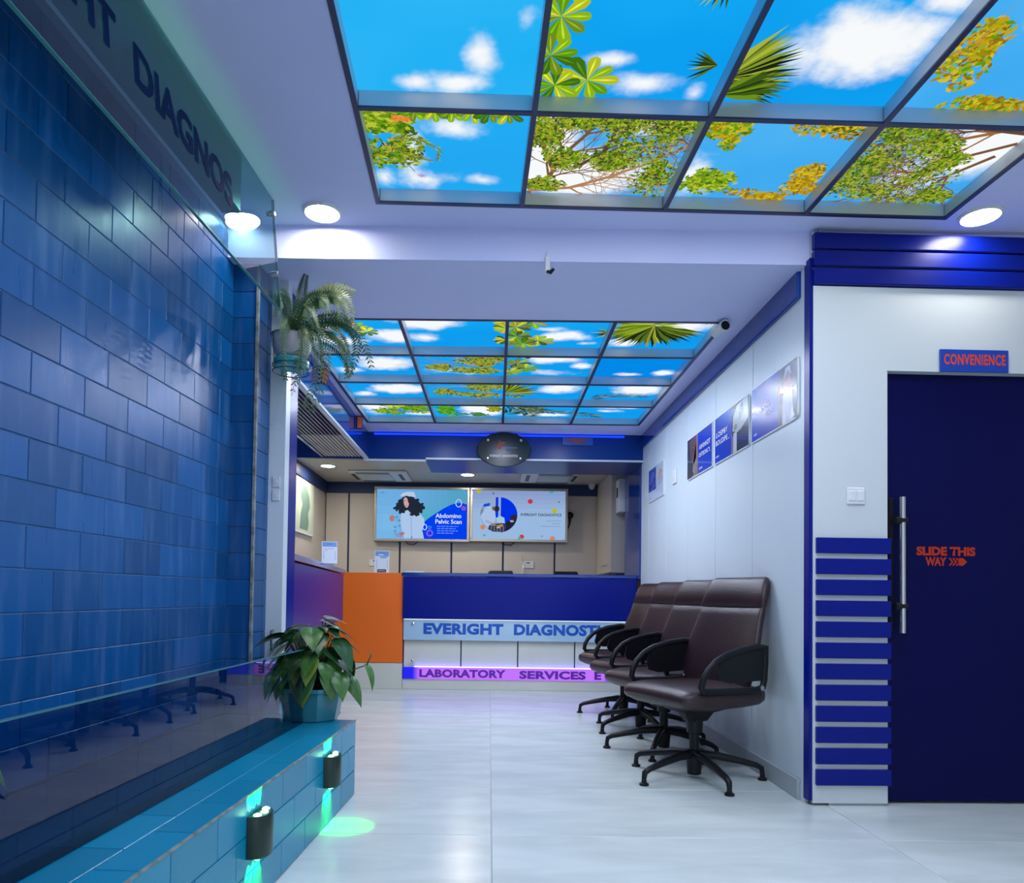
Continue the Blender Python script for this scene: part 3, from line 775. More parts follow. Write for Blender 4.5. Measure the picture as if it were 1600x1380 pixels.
#==================================================================== WATER FEATURE GLASS, LEDGE, GREEN LAMPS
# hanging sign glass, leaning slightly outward at the foot
MG = ML @ Matrix.Translation((-.303, -.295, 2.20)) @ Matrix.Rotation(radians(-5.0), 4, 'Y')
gs = thing('glass_sign', 'tinted glass sign panel hanging from the ceiling before the tiled water wall', 'sign', mtx=MG)
new('pane', MB().box(-.005, .005, -4.4, 0, 0, .497, .0015), M_glassband, gs)
new('polished_edge', MB().box(-.0056, .0056, -4.4, .0015, -.002, .0005).box(-.0056, .0056, -.001, .002, .0005, .497), mat('glass_edge', (.07, .20, .22), .2), gs)
lettering('lettering', 'EVERIGHT  DIAGNOS', frame((.007, -1.92, .19), (0,1,0), (0,0,1)), 1.44, .125, M_letterdark, gs, bold=.03)
for (y_, z_) in ((-.03, .42), (-.045, .14)):
    new('standoff_bolt', MB().lathe([(.011, -.02), (.013, .008), (.013, .018), (.006, .02)], 14, Matrix.Translation((0, y_, z_)) @ Matrix.Rotation(pi/2, 4, 'Y')), M_steel, gs, 40)
gl = thing('glass_guard', 'dark tinted glass guard standing along the back of the blue tiled ledge', 'glass panel', mtx=ML @ Matrix.Translation((-.222, -.12, .3512)))
new('pane', MB().box(-.006, .006, -4.5, 0, 0, .335, .0015), M_glasslow, gl)
new('polished_edge', MB().box(-.0064, .0064, -4.5, .0, .335, .338), mat('glass_edge', (.20, .42, .42), .2), gl)
# tiled ledge
lg = thing('tiled_ledge', 'low blue tiled ledge with green wall lamps in front of the water wall', 'ledge', mtx=ML)
new('core', MB().box(-.228, -.007, -4.6, -.007, .0, .343).box(-.45, -.135, -.02, .17, 0, .342), M_grout, lg)
FT = .25; fz = .116
lf = MB().box(-.004, .007, -FT/2+.0012, FT/2-.0012, -fz/2+.0012, fz/2-.0012, .0018)
lfh = MB().box(-.004, .007, -FT/4+.0012, FT/4-.0012, -fz/2+.0012, fz/2-.0012, .0018)
ltp = MB().box(-.055+.0012, .055-.0012, -FT/2+.0012, FT/2-.0012, -.004, .007, .0018)
ltph = MB().box(-.055+.0012, .055-.0012, -FT/4+.0012, FT/4-.0012, -.004, .007, .0018)
P = {}
def lt(key, mb, loc, rz=0):
    if key not in P: P[key] = o = new('tile', mb, M_tileb, lg, 30)
    else: o = P[key].copy(); link(o)
    o.location = loc; o.rotation_euler = (0, 0, rz)
for r_ in range(3):
    z = .001+fz*(r_+.5); half = r_ % 2
    if half: lt('h', lfh, (-.007, -.0-FT/4, z))
    for k in range(11):
        lt('f', lf, (-.007, -FT*(k+.5)-(FT/2 if half else 0), z))
    lt('f', lf, (-.007-FT/2+.003, -.007, z), pi/2)
for r_ in range(2):
    x = -.056-.111*r_
    half = r_ == 0
    if half: lt('th', ltph, (x, -FT/4, .343))
    for k in range(11): lt('t', ltp, (x, -FT*(k+.5)-(FT/2 if half else 0), .343))
lt('t', ltp, (-.19, .115, .343), pi/2*0); lt('t', ltp, (-.30, .115, .343))
new('edge_strip', MB().box(-.004, .002, -4.5, 0, .3465, .352), M_edge, lg)

def wall_lamp(y, label):
    t = thing('wall_lamp', label, 'wall lamp', mtx=ML @ Matrix.Translation((.0, y, .228)))
    hw, d, hh = .056, .055, .062
    def prof(k, n=18): return [(d*k*sin(pi*i/n)**.7 if 0 < i < n else 0.0, hw*k*cos(pi*i/n)) for i in range(n+1)]
    new('body', MB().loft([[(x+.001, y_, z) for x, y_ in prof(kk)] for z, kk in ((-hh, .96), (-hh+.004, 1), (hh-.004, 1), (hh, .96))]), M_lampbody, t, 35)
    for s_ in (1, -1):
        for k in (-1, 0, 1):
            new('led_lens', MB().lathe([(.012, 0), (.011, .003), (.005, .006)], 14, Matrix.Translation((.024 if k else .032, k*.034, s_*hh)) @ Matrix.Rotation(0 if s_ > 0 else pi, 4, 'X')), M_greenled, t, 50)
            ld = bpy.data.lights.new('green_beam', 'SPOT'); ld.color = (0.0, 1.0, 0.10); ld.energy = GREEN_W*(1.8 if s_ > 0 else .5)
            ld.spot_size = radians(64); ld.spot_blend = .10; ld.shadow_soft_size = .002
            lo = link(bpy.data.objects.new('green_beam', ld)); lo.parent = t
            lo.location = (.011 if s_ > 0 else .018, k*.034, s_*(hh+.008)); lo.rotation_euler = Vector((-.75 if s_ > 0 else .22, k*.12, s_)).to_track_quat('-Z', 'Y').to_euler()
            if s_ < 0 and k: ld.energy *= .15
            if s_ < 0:
                ld.spot_size = radians(74); ld.energy *= 1.2; ld.spot_blend = .04
                l2 = bpy.data.lights.new('green_beam', 'SPOT'); l2.color = (0.0, 1.0, 0.10); l2.energy = GREEN_W*1.2; l2.spot_size = radians(50); l2.spot_blend = .15; l2.shadow_soft_size = .002
                lo2 = link(bpy.data.objects.new('green_beam', l2)); lo2.parent = t; lo2.location = lo.location
                lo2.rotation_euler = Vector((-.42, k*.05, -1)).to_track_quat('-Z', 'Y').to_euler()
    return t
wall_lamp(-.47, 'green up and down wall lamp on the ledge face, nearest the potted plant')
wall_lamp(-1.25, 'green up and down wall lamp on the ledge face, second from its far end')
wall_lamp(-2.03, 'green up and down wall lamp on the ledge face, below the picture edge')

#==================================================================== RECEPTION
rc = thing('reception_counter', 'reception counter with blue fascia, orange end and lettered glass strips', 'counter', (0, 7.2, 0))
new('body', MB().box(-.86, 1.475, .06, .62, 0, 1.12).box(-1.72, -.86, .03, .62, 0, 1.12), M_dark, rc)
new('countertop', MB().box(-.88, 1.478, -.03, .66, 1.135, 1.168, .004), M_blue, rc)
new('fascia', MB().box(-.862, 1.475, -.05, .04, .705, 1.13, .004), M_navy, rc)
new('orange_panel', MB().box(-1.72, -.864, -.012, .028, .262, 1.162, .003), M_orange, rc)
new('plinth', MB().box(-1.72, -.864, -.004, .03, 0, .260, .003), M_beigelow, rc)
new('plinth', MB().box(-.861, 1.475, .0, .05, 0, .105, .003), M_beigelow, rc)
xs = [-.858, -.278, .293, .865, 1.475]
for a, b in zip(xs, xs[1:]):
    new('panel', MB().box(a+.006, b-.006, .02, .07, .10, .71, .003), M_beigelow, rc)
M_strip = mat('frosted_blue_glass', (.40, .58, .72), .08, coat=.6)
g1 = new('sign_strip', MB().box(-.855, 1.468, -.02, -.010, .495, .700, .001), M_strip, rc)
lettering('lettering', 'EVERIGHT', frame((-.655, -.0215, .553), (1,0,0), (0,0,1)), .80, .112, M_letterblue, g1, bold=.05, space=1.05)
lettering('lettering', 'DIAGNOSTIC', frame((.25, -.0215, .553), (1,0,0), (0,0,1)), .985, .112, M_letterblue, g1, bold=.05, space=1.05)
for x_ in (-.76, 1.36):
    new('standoff_bolt', MB().lathe([(.014, 0), (.014, .012), (.008, .016)], 12, Matrix.Translation((x_, -.02, .655)) @ Matrix.Rotation(pi/2, 4, 'X')), M_steel, g1, 40)
    new('standoff_bolt', MB().lathe([(.014, 0), (.014, .012), (.008, .016)], 12, Matrix.Translation((x_, -.005, .285)) @ Matrix.Rotation(pi/2, 4, 'X')), M_steel, g1, 40)
new('led_line', MB().box(-.85, 1.46, -.04, -.022, .698, .7045), M_ledwhite, g1)
def led_sign_mat():
    M = bpy.data.materials.new('violet_backlit_glass'); M.use_nodes = True; nt = M.node_tree; nt.nodes.remove(nt.nodes['Principled BSDF'])
    tc = nt.nodes.new('ShaderNodeTexCoord'); sx = nt.nodes.new('ShaderNodeSeparateXYZ'); cr = nt.nodes.new('ShaderNodeValToRGB')
    mr = nt.nodes.new('ShaderNodeMapRange'); mr.inputs[1].default_value = -.86; mr.inputs[2].default_value = 1.47
    nt.links.new(tc.outputs['Object'], sx.inputs[0]); nt.links.new(sx.outputs[0], mr.inputs[0]); nt.links.new(mr.outputs[0], cr.inputs[0])
    e0, e1 = cr.color_ramp.elements; e0.position = .045; e0.color = (.02, .02, .85, 1); e1.position = .075; e1.color = (.52, .17, .98, 1)
    e2 = cr.color_ramp.elements.new(.86); e2.color = (.52, .17, .98, 1); e3 = cr.color_ramp.elements.new(.89); e3.color = (.04, .04, .9, 1)
    em = nt.nodes.new('ShaderNodeEmission'); em.inputs[1].default_value = 1.05
    nt.links.new(cr.outputs[0], em.inputs[0]); nt.links.new(em.outputs[0], nt.nodes['Material Output'].inputs[0]); return M
g2 = new('sign_strip', MB().box(-.855, 1.468, -.012, -.002, .105, .222, .001), led_sign_mat(), rc)
lettering('lettering', 'LABORATORY', frame((-.69, -.0135, .122), (1,0,0), (0,0,1)), .865, .082, M_letterviolet, g2, bold=.05, space=1.05)
lettering('lettering', 'SERVICES', frame((.31, -.0135, .118), (1,0,0), (0,0,1)), .665, .082, M_letterviolet, g2, bold=.05, space=1.05)
lettering('lettering', 'E', frame((1.06, -.0135, .118), (1,0,0), (0,0,1)), .07, .082, M_letterviolet, g2, bold=.05)
new('led_line', MB().box(-.74, 1.25, -.012, .012, .222, .230), emat('violet_led', (.22, .18, 1.0), 6.5), g2)

# side counter along the left opening
ang = atan2(-.27, 2.62)
MS = Matrix.Translation((-1.095, 3.9, 0)) @ Matrix.Rotation(-ang, 4, 'Z')
sc_ = thing('side_counter', 'blue service counter running back along the left opening', 'counter', mtx=Matrix.Translation((-1.095, 3.9, 0)) @ Matrix.Rotation(radians(5.3), 4, 'Z'))
new('fascia', MB().box(-.05, 0, 0, 2.72, .70, 1.125, .004), M_navy, sc_)
new('countertop', MB().box(-.55, .015, 0, 2.74, 1.13, 1.168, .004), M_blue, sc_)
new('body', MB().box(-.50, -.30, .02, 2.55, 0, .70).box(-.5, -.05, .02, 2.6, .70, 1.12), M_dark, sc_)

def paper_sign(name, M_, label, dark):
    t = thing(name, label, 'sign', mtx=M_)
    p = Print(.15, .225)
    p.rect(0, 0, .15, .225, (226,232,240)); p.up()
    p.rect(.006, .17, .144, .219, (120,160,214)); p.up()
    p.rect(.045, .196, .10, .201, (70,110,180))
    if dark:
        p.rect(.03, .004, .12, .034, (40,44,60)); p.up(); p.rect(.04, .016, .11, .023, (180,190,205))
        p.rect(.04, .178, .09, .190, (225,235,245)); p.rect(.05, .158, .135, .166, (80,130,180)); p.rect(.06, .146, .12, .153, (110,160,200))
    else:
        p.rect(.02, .148, .05, .153, (150,155,165)); p.rect(.06, .148, .12, .153, (150,155,165)); p.rect(.03, .132, .06, .136, (160,165,175))
    p.rect(.02, .04, .0225, .13, (90,95,110)); p.rect(.128, .04, .1305, .13, (90,95,110))
    new('board', MB().box(0, .15, .001, .006, 0, .225, .001).box(.03, .12, .0, .05, 0, .004), M_plast, t)
    p.build('print', M_flat, t, frame((0, .0006, 0), (1,0,0), (0,0,1)))
    return t
paper_sign('table_sign', Matrix.Translation((-1.245, 5.30, 1.1705)) @ Matrix.Rotation(radians(14), 4, 'Z') @ Matrix.Rotation(radians(-14), 4, 'X') @ Matrix.Scale(.76, 4), 'leaning white and pale blue table sign standing on the left blue counter', False)
paper_sign('table_sign', Matrix.Translation((-1.165, 7.225, 1.163)) @ Matrix.Rotation(radians(-6), 4, 'X'), 'white and pale blue table sign with dark bottom bar on the orange counter end', True)
tag(new('paper_tray', MB().box(-.86, -.66, 7.25, 7.45, 1.169, 1.180, .002).box(-.84, -.68, 7.26, 7.44, 1.180, 1.186), M_plast), 'small pale tray lying on the counter beside the orange panel', 'tray')

# wall screens
def screen(x0, x1, z0, z1, label, draw):
    t = thing('wall_screen', label, 'screen', ((x0+x1)/2, 9.295, z0))
    W, H = x1-x0, z1-z0; b = .033
    fm = MB()
    fm.box(-W/2, W/2, -.10, -.002, 0, b, .006).box(-W/2, W/2, -.10, -.002, H-b, H, .006).box(-W/2, -W/2+b, -.10, -.002, b-.003, H-b+.003, .006).box(W/2-b, W/2, -.10, -.002, b-.003, H-b+.003, .006)
    fm.box(-W/2+.02, W/2-.02, -.07, -.002, .02, H-.02)
    new('bezel', fm, mat('champagne_bezel', (.50, .47, .42), .3, metal=.3), t, 30)
    p = Print(W-2*b, H-2*b); draw(p, p.w, p.h)
    p.build('picture', M_screen, t, frame((-W/2+b, -.0705, b), (1,0,0), (0,0,1)))
    new('cable', MB().tube([(-.22, -.03, .01), (-.18, -.03, -.03), (-.1, -.03, -.038), (-.04, -.03, .01)], .006, 6), M_black, t, 60)
    return t, W, H, b
def tv1(p, W, H):
    sx, sy = W/1405, H/785
    q = lambda x, y: ((x-90)*sx, (925-y)*sy)
    n = 14                                               # gentle printed colour field
    for i in range(n):
        for j in range(6):
            u = (i+.5)/n; v = (j+.5)/6
            k = min(1, max(0, (u-.38)/.5)); c = [int(a+(b-a)*k) for a, b in zip((112,176,232), (86,168,204))]
            g = max(0, 1-hypot((u-.55)/.16, (v-.42)/.3)); c = [int(a+(b-a)*g*.8) for a, b in zip(c, (70,186,186))]
            l_ = max(0, 1-hypot((u-.12)/.35, (v-.3)/.6)); c = [int(a+(b-a)*l_*.5) for a, b in zip(c, (140,206,246))]
            p.rect(W*i/n, H*j/6, W*(i+1)/n, H*(j+1)/6, c)
    p.up(); blue = (0,66,246)
    p.poly([q(*c) for c in ((835,925), (800,830), (798,740), (830,650), (900,590), (1000,520), (1120,440), (1240,375), (1340,345), (1420,345), (1495,370), (1495,925))], blue); p.up()
    coat = (176,204,240)
    p.poly([q(*c) for c in ((520,915), (490,800), (460,670), (470,520), (560,450), (640,440), (760,520), (830,600), (835,680), (800,780), (830,915))], coat); p.up()
    p.poly([q(*c) for c in ((600,500), (640,560), (650,900), (630,900), (610,560))], (160,190,232)); p.poly([q(*c) for c in ((635,880), (650,880), (645,915), (630,915))], (70,90,140)); p.up()
    hair = (34,42,58)
    hp = [(400,390), (430,320), (500,260), (560,245), (640,265), (720,310), (780,370), (800,430), (780,480), (745,520), (730,545), (680,530), (640,525), (610,480), (600,440), (560,450), (520,490), (470,495), (420,460), (385,430)]
    p.poly([q(*c) for c in hp], hair); p.up()
    rr = random.Random(3)
    for k in range(60):
        a = rr.choice(hp); p.ell(*q(a[0]+rr.uniform(-22,22), a[1]+rr.uniform(-18,18)), 22*sx, 20*sy, hair, 8)
    p.up()
    p.poly([q(*c) for c in ((500,300), (530,262), (560,280), (575,340), (590,370), (575,420), (548,435), (520,400), (505,350))], (206,168,168)); p.up()
    p.poly([q(*c) for c in ((500,318), (522,312), (522,326), (502,328))], (60,50,60)); p.poly([q(*c) for c in ((535,396), (560,392), (556,406), (540,408))], (190,110,120)); p.up()
    p.poly([q(*c) for c in ((450,255), (470,210), (520,185), (600,175), (660,180), (680,210), (690,270), (620,250), (550,240), (490,250))], (190,206,236)); p.up()
    p.ell(*q(330,602), 42*sx, 50*sy, (178,128,120)); p.up()
    p.poly([q(*c) for c in ((350,620), (385,575), (430,570), (470,640), (460,670), (400,660))], (120,180,220)); p.poly([q(*c) for c in ((440,830), (520,815), (525,850), (480,885), (450,880))], (176,120,130))
    p.poly([q(*c) for c in ((360,830), (440,840), (500,885), (470,905), (400,900))], (130,160,210)); p.up()
    for (x, y) in ((400,580), (380,740), (450,720), (380,805), (440,635)): p.ell(*q(x, y), 20*sx, 16*sy, (70,150,206), 10)
    for (a, b) in (((280,750), (350,720)), ((285,800), (360,750)), ((350,690), (430,700))): p.line([q(*a), q(*b)], .008, (150,190,224))
    p.up()
    p.ring(*q(1362,350), 52*sx, 66*sy, .012, (190,214,250)); p.ring(*q(838,735), 40*sx, 50*sy, .012, (190,220,255)); p.ring(*q(918,738), 26*sx, 26*sy, .010, (70,150,250))
    p.ring(*q(918,830), 54*sx, 54*sy, .018, (150,96,220)); p.ell(*q(1440,430), 36*sx, 36*sy, (142,84,214)); p.rect(*q(140,203), *q(208,190), (84,140,196))
    for k, (a, b) in enumerate(((1030,1360), (1030,1320), (1030,1365), (1030,1295))):
        x = a
        while x < b:
            l_ = rr.uniform(30, 70); p.rect(*q(x, 726+36*k), *q(min(b, x+l_), 712+36*k), (110,150,252)); x += l_+12
t1, W, H, b = screen(-1.500, -.268, 1.630, 2.335, 'left wall screen showing a woman in a white coat', tv1)
Lf = lambda s_, x, y, w_, h_, m_, t_, W_, H_, b_: lettering('lettering', s_, frame((-W_/2+b_+x, -.078, b_+y), (1,0,0), (0,0,1)), w_, h_, m_, t_, bold=.02)
M_scrw = emat('screen_white_text', (.70, .80, 1.0), .95); M_scrd = emat('screen_dark_text', (.025, .03, .06), 1.0)
Lf('Abdomino', .758, .275, .335, .058, M_scrw, t1, W, H, b); Lf('Pelvic Scan', .758, .200, .340, .058, M_scrw, t1, W, H, b)
def tv2(p, W, H):
    sx, sy = W/1330, H/735
    q = lambda x, y: ((x-105)*sx, (885-y)*sy)
    p.rect(0, 0, W, H, (158,190,230)); p.up()
    for k in range(5): p.rect(0, H*(.55+.09*k), W, H*(.64+.09*k), (156-4*k, 186-6*k, 226-4*k))
    p.up()
    cx, cy, r = 480, 515, 268
    C_ = [(cx+r*cos(2*pi*i/60), cy-r*sin(2*pi*i/60)) for i in range(60)]
    def clip(poly):                                       # keep the picture inside its round window
        out = []
        for x, y in poly:
            d = hypot(x-cx, y-cy)
            out.append((x, y) if d <= r else (cx+(x-cx)*r/d, cy+(y-cy)*r/d))
        return [q(*c) for c in out]
    p.poly([q(*c) for c in C_], (150,176,206)); p.up()
    p.poly([q(*c) for c in C_ if c[0] > 488], (0,50,240)); p.poly(clip([(432,245), (472,245), (472,560), (432,560)]), (0,56,240)); p.poly(clip([(250,345), (350,335), (352,380), (250,400)]), (20,80,226)); p.poly(clip([(210,460), (250,400), (260,470), (215,520)]), (120,140,160)); p.up()
    p.poly(clip([(265,450), (300,400), (360,385), (420,470), (440,560), (420,640), (330,720), (270,640), (215,560)]), (172,198,234)); p.up()
    p.poly(clip([(300,590), (400,640), (380,670), (280,620)]), (150,178,220)); p.ell(*q(450,425), 38*sx, 46*sy, (38,44,62)); p.ell(*q(405,420), 24*sx, 30*sy, (120,96,100)); p.up()
    p.poly(clip([(640,540), (690,500), (745,520), (745,600), (690,610), (650,590)]), (44,42,56)); p.poly(clip([(590,610), (640,600), (745,600), (720,680), (640,745), (560,775)]), (34,36,52)); p.poly(clip([(640,600), (690,590), (700,620), (650,625)]), (200,206,226)); p.up()
    p.poly(clip([(450,560), (500,530), (560,560), (570,640), (500,640), (450,620)]), (168,206,226)); p.poly(clip([(340,680), (420,650), (560,640), (590,700), (560,772), (400,772), (330,735)]), (62,60,78)); p.up()
    p.poly(clip([(440,680), (540,655), (545,690), (470,700)]), (196,142,96)); p.poly(clip([(370,650), (440,640), (440,680), (380,690)]), (150,120,130)); p.rect(*q(450,715), *q(500,704), (226,230,236))
    for k in range(5): p.rect(*q(370+44*k, 765), *q(376+44*k, 690), (150,156,170))
    p.up()
    for x, y, rr_, c in ((190,165,30,(190,190,30)), (398,192,12,(110,50,90)), (930,307,36,(206,50,70)), (1280,445,36,(190,190,20)), (1343,308,11,(130,60,90)), (252,705,36,(220,136,80)), (275,826,16,(60,170,190)), (813,842,34,(206,60,70)), (1104,830,12,(80,160,190)), (1254,862,34,(220,136,80))):
        p.ell(*q(x, y), rr_*sx, rr_*sy, c)
    p.ell(*q(1235,158), 30*sx, 26*sy, (40,180,170)); p.up(); p.ell(*q(783,866), 26*sx, 22*sy, (50,180,170))
    for a, b_, y in ((1165,1372,596), (1245,1362,638), (1080,1362,680)): p.rect(*q(a, y+4), *q(b_, y-3), (124,146,182))
t2, W, H, b = screen(-.262, .998, 1.640, 2.335, 'right wall screen showing a round clinic picture among coloured dots', tv2)
Lf('EVERIGHT DIAGNOSTICS', .62, .305, .525, .036, M_scrd, t2, W, H, b)

# oval hanging plaque and small plate on the header
ov = thing('oval_plaque', 'dark oval plaque with four studs hanging before the blue header beam', 'sign', (.122, 6.93, 2.365))
new('plate', MB().loft([[(a*cos(2*pi*j/48), y, c*sin(2*pi*j/48)) for j in range(48)] for a, c, y in ((.26, .168, .02), (.262, .17, .012), (.262, .17, -.006), (.255, .163, -.012))]), mat('dark_green_acrylic', (.006, .020, .030), .25, spec=.3), ov, 40)
for x_, z_ in ((-.155, .09), (.165, .09), (-.155, -.085), (.16, -.085)):
    new('stud', MB().lathe([(.013, 0), (.013, .01), (.007, .015)], 12, Matrix.Translation((x_, -.011, z_)) @ Matrix.Rotation(pi/2, 4, 'X')), M_steel, ov, 40)
p = Print(.3, .16)
p.poly([(.03,.05), (.075,.11), (.07,.14), (.09,.12), (.14,.12), (.12,.10), (.10,.085), (.09,.05), (.07,.04), (.06,.07)], (150,70,50)); p.rect(.01,.052,.06,.058,(40,90,180)); p.rect(.11,.06,.25,.066,(90,130,200)); p.poly([(.14,.035), (.18,.03), (.17,.05), (.15,.05)], (40,70,160))
p.build('emblem', M_flat, ov, frame((-.12, -.0125, -.045), (1,0,0), (0,0,1)))
lettering('lettering', 'EVERIGHT DIAGNOSTICS', frame((-.135, -.0125, -.072), (1,0,0), (0,0,1)), .27, .022, M_whiteink, ov, bold=.01)
new('hanger', MB().tube([(-.15, .008, .10), (-.15, .008, .173)], .003, 6).tube([(.15, .008, .10), (.15, .008, .173)], .003, 6).box(-.05, .05, .012, .05, -.03, .03), M_steel, ov)
pl = thing('header_plate', 'small blue plate with red lettering on the header beam at right', 'sign', (.845, 6.985, 2.472))
new('plate', MB().box(-.15, .15, -.002, .012, -.042, .042, .003), mat('plate_blue', (.02, .10, .40), .3), pl)
p = Print(.26, .06); p.poly([(.0,.055), (.24,.055), (.20,.035), (.18,.012), (.10,.008), (.07,.03), (.01,.035)], (150,74,70)); p.build('print', M_flat, pl, frame((-.13, -.0025, -.03), (1,0,0), (0,0,1)))
for y_, lb in ((5.0, 'nearest the fern'), (6.35, 'at the far corner of the sky grid')):
    t = thing('blade_sign', 'orange blade sign on the left header, '+lb, 'sign', (-1.206, y_, 2.47))
    new('plate', MB().box(0, .055, -.012, .012, -.055, .06, .003), M_navy, t); new('face', MB().box(.012, .052, -.0155, -.0118, -.048, .052), mat('orange_face', (.70, .16, .04), .4), t)

# office behind the counter
cb = thing('wall_cabinet', 'cream wall cabinet with bar handle at the right end of the office', 'cabinet', (1.385, 8.2, 1.23))
new('carcass', MB().box(.018, .172, 0, 1.08, 0, 1.165), M_beige, cb); dd = new('door', MB().box(0, .018, .003, 1.077, .003, 1.16, .002), M_beige, cb)
new('handle', MB().tube([(-.001,.25,.10), (-.02,.25,.10), (-.02,.5,.10), (-.001,.5,.10)], .007, 6), M_plast, dd, 40)
db = thing('distribution_box', 'white electrical box with dark window on the right side of the opening', 'electrical box', (1.558, 7.93, 1.895))
new('housing', MB().box(-.135, 0, 0, .2, 0, .37, .01, 2), M_plast, db, 40); new('window', MB().box(-.138, -.132, .06, .14, .17, .28), M_black, db); new('conduit', MB().box(-.05, -.03, .005, .025, -.70, .0), M_plast, db)
pc = thing('wall_picture', 'pale green picture with dark leaf shape on the office left wall', 'picture', (-2.148, 7.75, 1.62))
new('frame', MB().box(0, .02, 0, .85, 0, .62, .004), M_plast, pc); p = Print(.79, .56); p.rect(0,0,.79,.56,(196,214,190)); p.up()
p.poly([(.2,.02), (.55,.02), (.6,.12), (.56,.22), (.64,.3), (.6,.42), (.45,.54), (.3,.5), (.22,.4), (.3,.3), (.24,.2)], (112,140,128)); p.build('print', M_flat, pc, frame((.0205, .03, .03), (0,1,0), (0,0,1)))
def socket(M_, label, two=False):
    t = thing('wall_socket', label, 'socket', mtx=M_)
    new('plate', MB().box(-.075 if two else -.045, .075 if two else .045, 0, .012, -.045, .045, .004), M_plast, t, 30)
    new('rocker', MB().box(-.02, .02, -.004, .002, -.03, .01, .002), M_plast, t); new('slot', MB().box(-.022, .022, -.002, .001, .02, .032), M_black, t)
    return t
s1 = socket(Matrix.Translation((.497, 9.288, 1.35)), 'white wall socket with cable below the right screen', True)
new('cable', MB().tube([(-.05, -.006, -.01), (-.09, -.02, .05), (-.10, -.02, .12)], .006, 6).tube([(-.05, -.006, -.01), (-.08, -.03, -.1), (-.10, -.03, -.22)], .006, 6), M_plast, s1, 60)
socket(Matrix.Translation((-1.49, 9.288, 1.35)), 'white wall socket beside the sign on the orange counter end', True)
pg = thing('hanging_plug', 'black adapter with short lead hanging on the back wall right of the screens', 'plug', (1.03, 9.29, 2.0))
new('body', MB().lathe([(.045, 0), (.045, .03), (.03, .04)], 14, Matrix.Rotation(pi/2, 4, 'X')), M_black, pg, 40); new('lead', MB().tube([(0, -.02, -.02), (.0, -.02, -.1), (-.03, -.015, -.2)], [.02, .012, .006], 8), M_black, pg, 60)

#==================================================================== RIGHT WALL FITTINGS
def poster(y0, y1, z0, z1, label, draw, texts, rnd_=(1,1)):
    W, H = y1-y0, z1-z0
    t = thing('wall_poster', label, 'poster', (1.490, y1, z0))
    q = .035
    def rr(x0, x1):
        pts = []
        for (cx, cy, a, k) in ((W-q, q, -pi/2, rnd_[1]), (W-q, H-q, 0, rnd_[1]), (q, H-q, pi/2, rnd_[0]), (q, q, pi, rnd_[0])):
            for i in range(5):
                if k: pts.append((cx+q*cos(a+pi/2*i/4), cy+q*sin(a+pi/2*i/4)))
                elif i == 0: pts.append((cx+q*copysign(1, cx-W/2), cy+q*copysign(1, cy-H/2)))
        return [(x0, -u, v) for u, v in pts]
    new('board', MB().loft([rr(0, 0), rr(-.009, 0)]), M_plast, t)
    p = Print(W-.012, H-.012); draw(p, p.w, p.h)
    p.build('print', M_poster, t, frame((-.0092, -.006, .006), (0,-1,0), (0,0,1)))
    for s_, u, v, w_, h_ in texts: lettering('lettering', s_, frame((-.0115, -u*W, v*H), (0,-1,0), (0,0,1)), w_*W, h_*H, M_whiteink, t, bold=.01)
PB = (18,62,190)
def po1(p, W, H):                                         # nearest
    p.rect(0, 0, W*.62, H, PB); p.rect(W*.62, 0, W, H, (70,52,50)); p.up()
    p.poly([(W*.70,0), (W*.72,H*.5), (W*.80,H*.62), (W*.9,H*.5), (W*.94,0)], (196,190,206)); p.ell(W*.81, H*.74, W*.065, H*.17, (168,110,100)); p.rect(W*.62, 0, W*.66, H, (120,84,80)); p.up()
    p.poly([(W*.74,H*.78), (W*.77,H*.95), (W*.86,H*.95), (W*.88,H*.78), (W*.82,H*.9)], (206,206,220))
    p.poly([(W*.7,0), (W*.75,H*.2), (W*.78,0)], (226,226,232)); p.poly([(W*.86,0), (W*.9,H*.25), (W*.95,H*.05)], (230,230,234))
def po2(p, W, H):
    p.rect(0, 0, W*.52, H, PB); p.rect(W*.52, 0, W, H, (40,48,58)); p.up()
    p.poly([(W*.55,H*.35), (W*.57,H*.75), (W*.68,H*.95), (W*.97,H), (W*.97,H*.55), (W*.8,H*.42)], (190,194,194)); p.rect(W*.52, 0, W*.62, H*.45, (150,120,118)); p.up()
    p.poly([(W*.72,H*.62), (W*.76,H*.9), (W*.84,H*.95), (W*.88,H*.7)], (90,100,100)); p.ell(W*.64, H*.52, W*.05, H*.06, (150,150,140)); p.rect(W*.58, 0, W*.68, H*.42, (206,208,212))
def po3(p, W, H):
    p.rect(W*.46, 0, W, H, PB); p.rect(0, 0, W*.46, H, (56,54,58)); p.up()
    p.poly([(W*.05,H*.95), (W*.4,H), (W*.42,H*.5), (W*.3,H*.3), (W*.15,H*.55)], (110,84,72)); p.poly([(W*.2,0), (W*.36,0), (W*.44,H*.6), (W*.36,H*.8), (W*.28,H*.4)], (140,132,126)); p.up()
    p.ell(W*.2, H*.6, W*.07, H*.12, (92,70,62)); p.rect(W*.38, 0, W*.46, H, (150,120,104)); p.poly([(W*.12,0), (W*.2,H*.2), (W*.3,H*.05)], (40,40,44))
poster(3.448, 4.060, 1.832, 2.138, 'glossy blue poster of a white-coated person, nearest of the three in the row', po1, [('LEARN HOW', .07, .47, .36, .11), ('UAN', .34, .33, .18, .10), ('com', .07, .10, .07, .04)], (0, 1))
poster(4.098, 4.728, 1.832, 2.138, 'glossy blue poster with grey and dark photo, middle of the three in the row', po2, [('LOSPBY', .06, .55, .36, .11), ('BOUDIPE...', .05, .38, .42, .11), ('com', .05, .12, .10, .04)], (0, 1))
